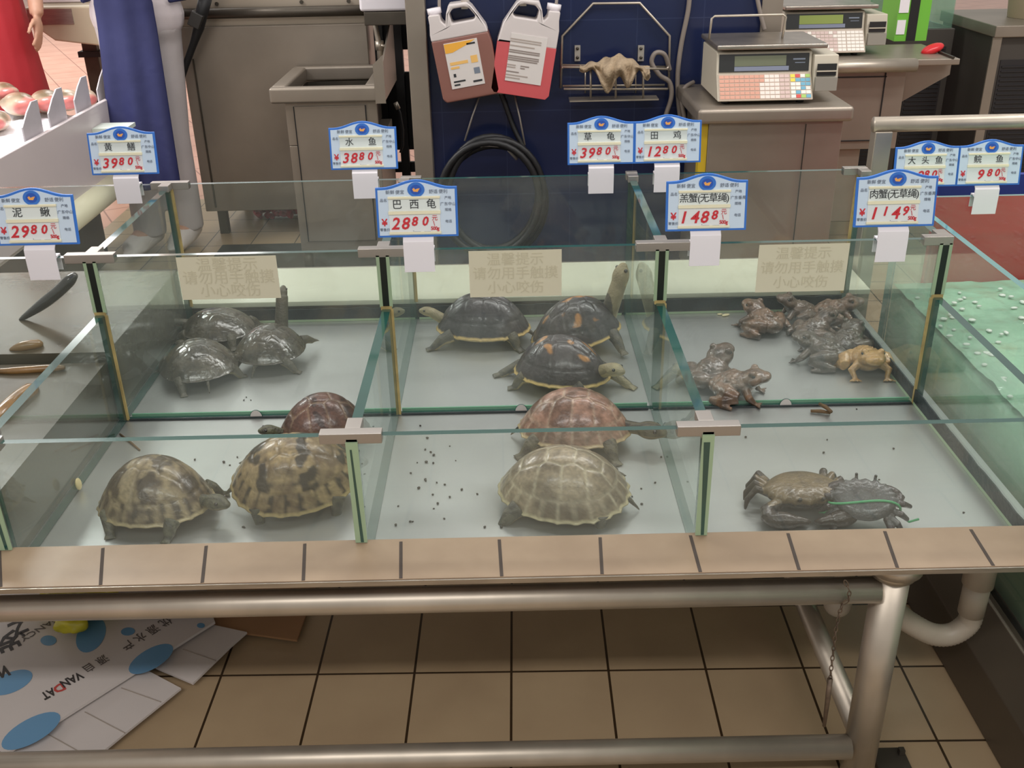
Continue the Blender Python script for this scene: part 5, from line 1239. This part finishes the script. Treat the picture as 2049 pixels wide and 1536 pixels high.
# ================================================================= people
def person(label, loc, rotz, build): return build(label, loc, rotz)
SKINM = mat('skin', (196, 150, 126), .5, 0, .05, 20)
def human(label, loc, rotz, scale, arms, legs):
    """one continuous body; local +y is the way the person faces, z up, feet at 0, 1.70 m tall"""
    b = MB()
    b.ell((0, 0, .98), (.165, .115, .13), None, 22, 14); b.ell((0, .0, 1.15), (.15, .105, .16), None, 22, 14); b.ell((0, 0, 1.32), (.175, .11, .14), None, 22, 14)
    b.tube([(-.17, 0, 1.39), (0, .0, 1.42), (.17, 0, 1.39)], [.055, .075, .055], 14)
    b.tube([(0, 0, 1.40), (0, .01, 1.50), (0, .02, 1.54)], [.062, .055, .055], 14)
    b.ell((0, .02, 1.61), (.076, .095, .112), None, 22, 16); b.ell((0, .055, 1.565), (.05, .05, .05), None, 14, 10)
    b.ell((0, .118, 1.595), (.013, .018, .020), None, 10, 8); b.ell((0, .105, 1.555), (.024, .012, .008), None, 10, 6)
    for s in (-1, 1): b.ell((s * .078, .01, 1.60), (.012, .022, .030), None, 10, 8)
    for s, (hip, knee, ank, toe) in zip((-1, 1), legs): b.tube([(s * .085, 0, .95), hip, knee, ank], [.088, .078, .055, .040], 16); b.tube([ank, (Vector(ank) + Vector(toe)) / 2, toe], [.045, .045, .030], 12)
    for s, (el, wr, hd) in zip((-1, 1), arms):
        b.tube([(s * .18, 0, 1.38), el, wr], [.055, .045, .030], 14)
        el, wr, hd = Vector(el), Vector(wr), Vector(hd); d = (hd - wr).normalized(); X, Y = frame_of(d)
        b.ell(wr + d * .05, (.042, .018, .055), d.to_track_quat('Z', 'X').to_matrix(), 12, 8)
        xx = d.to_track_quat('Z', 'X').to_matrix() @ Vector((1, 0, 0)); yy = d.cross(xx)
        for k in range(4):
            o0 = wr + d * .09 + xx * (-.030 + .020 * k); L_ = (.062, .072, .068, .052)[k]
            b.tube([o0, o0 + d * L_ * .5 + yy * .006, o0 + d * L_ + yy * .020], [.010, .009, .0075], 8)
        b.tube([wr + d * .03 + xx * .038, wr + d * .065 + xx * .062 + yy * .01, wr + d * .10 + xx * .066 + yy * .02], [.012, .011, .009], 8)
    me = blob(b, .0085, 3)
    o = mk('person', me, SKINM, None, smooth=True); tag(o, label, 'person'); o.location = loc; o.rotation_euler = (0, 0, rotz); o.scale = (scale,) * 3
    for s in (-1, 1): mk('eye', MB().ell((s * .032, .104, 1.618), (.011, .008, .008), None, 10, 8).mesh('eye'), EYEM, o, smooth=True)
    mk('hair', blob(MB().ell((0, -.002, 1.645), (.088, .100, .10), None, 22, 14).ell((0, -.045, 1.59), (.08, .06, .08), None, 16, 10), .009, 2), mat('black_hair', (26, 22, 20), .6, 0, .2, 60), o, smooth=True)
    return o
def garment(o, tubes, nm, m, vox=.011, sm=4):
    b = MB()
    for kind, a in tubes:
        if kind == 't': b.tube(*a)
        else: b.ell(*a)
    return mk(nm, blob(b, vox, sm), m, o, smooth=True)
WCOAT = mat('white_work_coat', (212, 202, 204), .7, 0, .04, 6, .3, 14)
lg = (((-.075, -.02, .90), (-.060, -.02, .50), (-.050, -.05, .09), (-.050, .09, .04)), ((.075, .02, .90), (.065, .06, .52), (.08, .06, .09), (.12, .20, .04)))
ar = (((-.25, .06, 1.16), (-.19, .27, 1.24), (-.16, .37, 1.28)), ((.25, .06, 1.16), (.19, .27, 1.24), (.16, .37, 1.28)))
pb_ = WZ(290, 430, 0)
m1_ = human('person in white coat and long navy apron standing behind the fish counter', (-1.52, 4.43, 0), math.radians(170), 1.0, ar, lg)
garment(m1_, [('t', ([(-.085, 0, .97), lg[0][0], lg[0][1], (-.050, -.045, .075)], [.10, .092, .075, .072], 16)), ('t', ([(.085, 0, .97), lg[1][0], lg[1][1], (.08, .06, .075)], [.10, .092, .075, .072], 16)), ('e', ((0, 0, .985), (.180, .132, .13)))], 'trousers', mat('grey_white_trousers', (190, 182, 182), .75, 0, .04, 6, .3, 14))
garment(m1_, [('e', ((0, -.01, 1.0), (.20, .145, .15))), ('e', ((0, 0, 1.17), (.175, .125, .18))), ('e', ((0, 0, 1.33), (.195, .128, .13))), ('t', ([(-.18, 0, 1.38), ar[0][0], (-.20, .235, 1.225)], [.072, .062, .050], 14)), ('t', ([(.18, 0, 1.38), ar[1][0], (.20, .235, 1.225)], [.072, .062, .050], 14))], 'coat', WCOAT)
ap = MB()
def apron(a, b_):
    z = 1.30 - b_ * .96; wdt = 1.1 if b_ < .25 else 1.15; t = (a - .5) * wdt - .28
    fl = .19 + .05 * max(0, b_ - .3) + .012 * math.sin(a * 15) * b_; return Vector((math.sin(t) * (fl + .02), math.cos(t) * fl * .98 + .02 + .07 * max(0, b_ - .35), z))
ap.grid(apron, 40, 40)
mk('apron', ap.mesh('apron'), mat('navy_apron', (40, 44, 90), .65, 0, .08, 5, .25, 18), m1_, smooth=True).modifiers.new('solid', 'SOLIDIFY').thickness = .006
mk('apron_tie', MB().tube([(.19, .06, 1.06), (.21, -.04, 1.06), (.12, -.15, 1.07), (0, -.165, 1.07), (-.12, -.15, 1.07), (-.21, -.04, 1.06), (-.19, .06, 1.06)], .010, 8).mesh('apron_tie'), MATS['navy_apron'], m1_, smooth=True)
for s, (ank, toe) in zip((-1, 1), ((lg[0][2], lg[0][3]), (lg[1][2], lg[1][3]))):
    ank, toe = Vector(ank), Vector(toe)
    garment(m1_, [('t', ([ank + Vector((0, -.02, .10)), ank + Vector((0, -.01, -.02)), (ank + toe) / 2 + Vector((0, 0, -.01)), toe], [.062, .058, .052, .042], 14)), ('e', ((ank + toe) / 2 * 1 - Vector((0, 0, .03)), (.05, .14, .022)))], 'boot', mat('white_rubber_boot', (214, 206, 202), .4))
ar2 = (((-.25, -.02, 1.10), (-.24, .08, .86), (-.23, .13, .73)), ((.25, -.02, 1.10), (.24, .08, .86), (.23, .13, .73)))
lg2 = (((-.09, 0, .90), (-.09, .01, .50), (-.09, -.03, .09), (-.09, .12, .04)), ((.09, 0, .90), (.09, .01, .50), (.09, -.03, .09), (.09, .12, .04)))
r_ = WY(-22, 60, 5.2)
m2_ = human('person in a red apron at the left frame edge, hand hanging down', (r_.x - .02, 5.2, 0), math.radians(196), 1.08, ar2, lg2)
RDM = mat('red_apron_cloth', (168, 36, 46), .6, 0, .06, 5, .2, 14)
garment(m2_, [('e', ((0, 0, 1.0), (.20, .15, .14))), ('e', ((0, 0, 1.18), (.175, .125, .18))), ('e', ((0, 0, 1.32), (.185, .122, .12))), ('t', ([(0, 0, 1.0), (0, 0, .7), (0, 0, .42)], [.18, .20, .225], 20))], 'apron', RDM)
garment(m2_, [('t', ([(-.18, 0, 1.37), ar2[0][0], (-.242, .05, .94)], [.068, .058, .046], 14)), ('t', ([(.18, 0, 1.37), ar2[1][0], (.242, .05, .94)], [.068, .058, .046], 14))], 'sleeve', RDM)
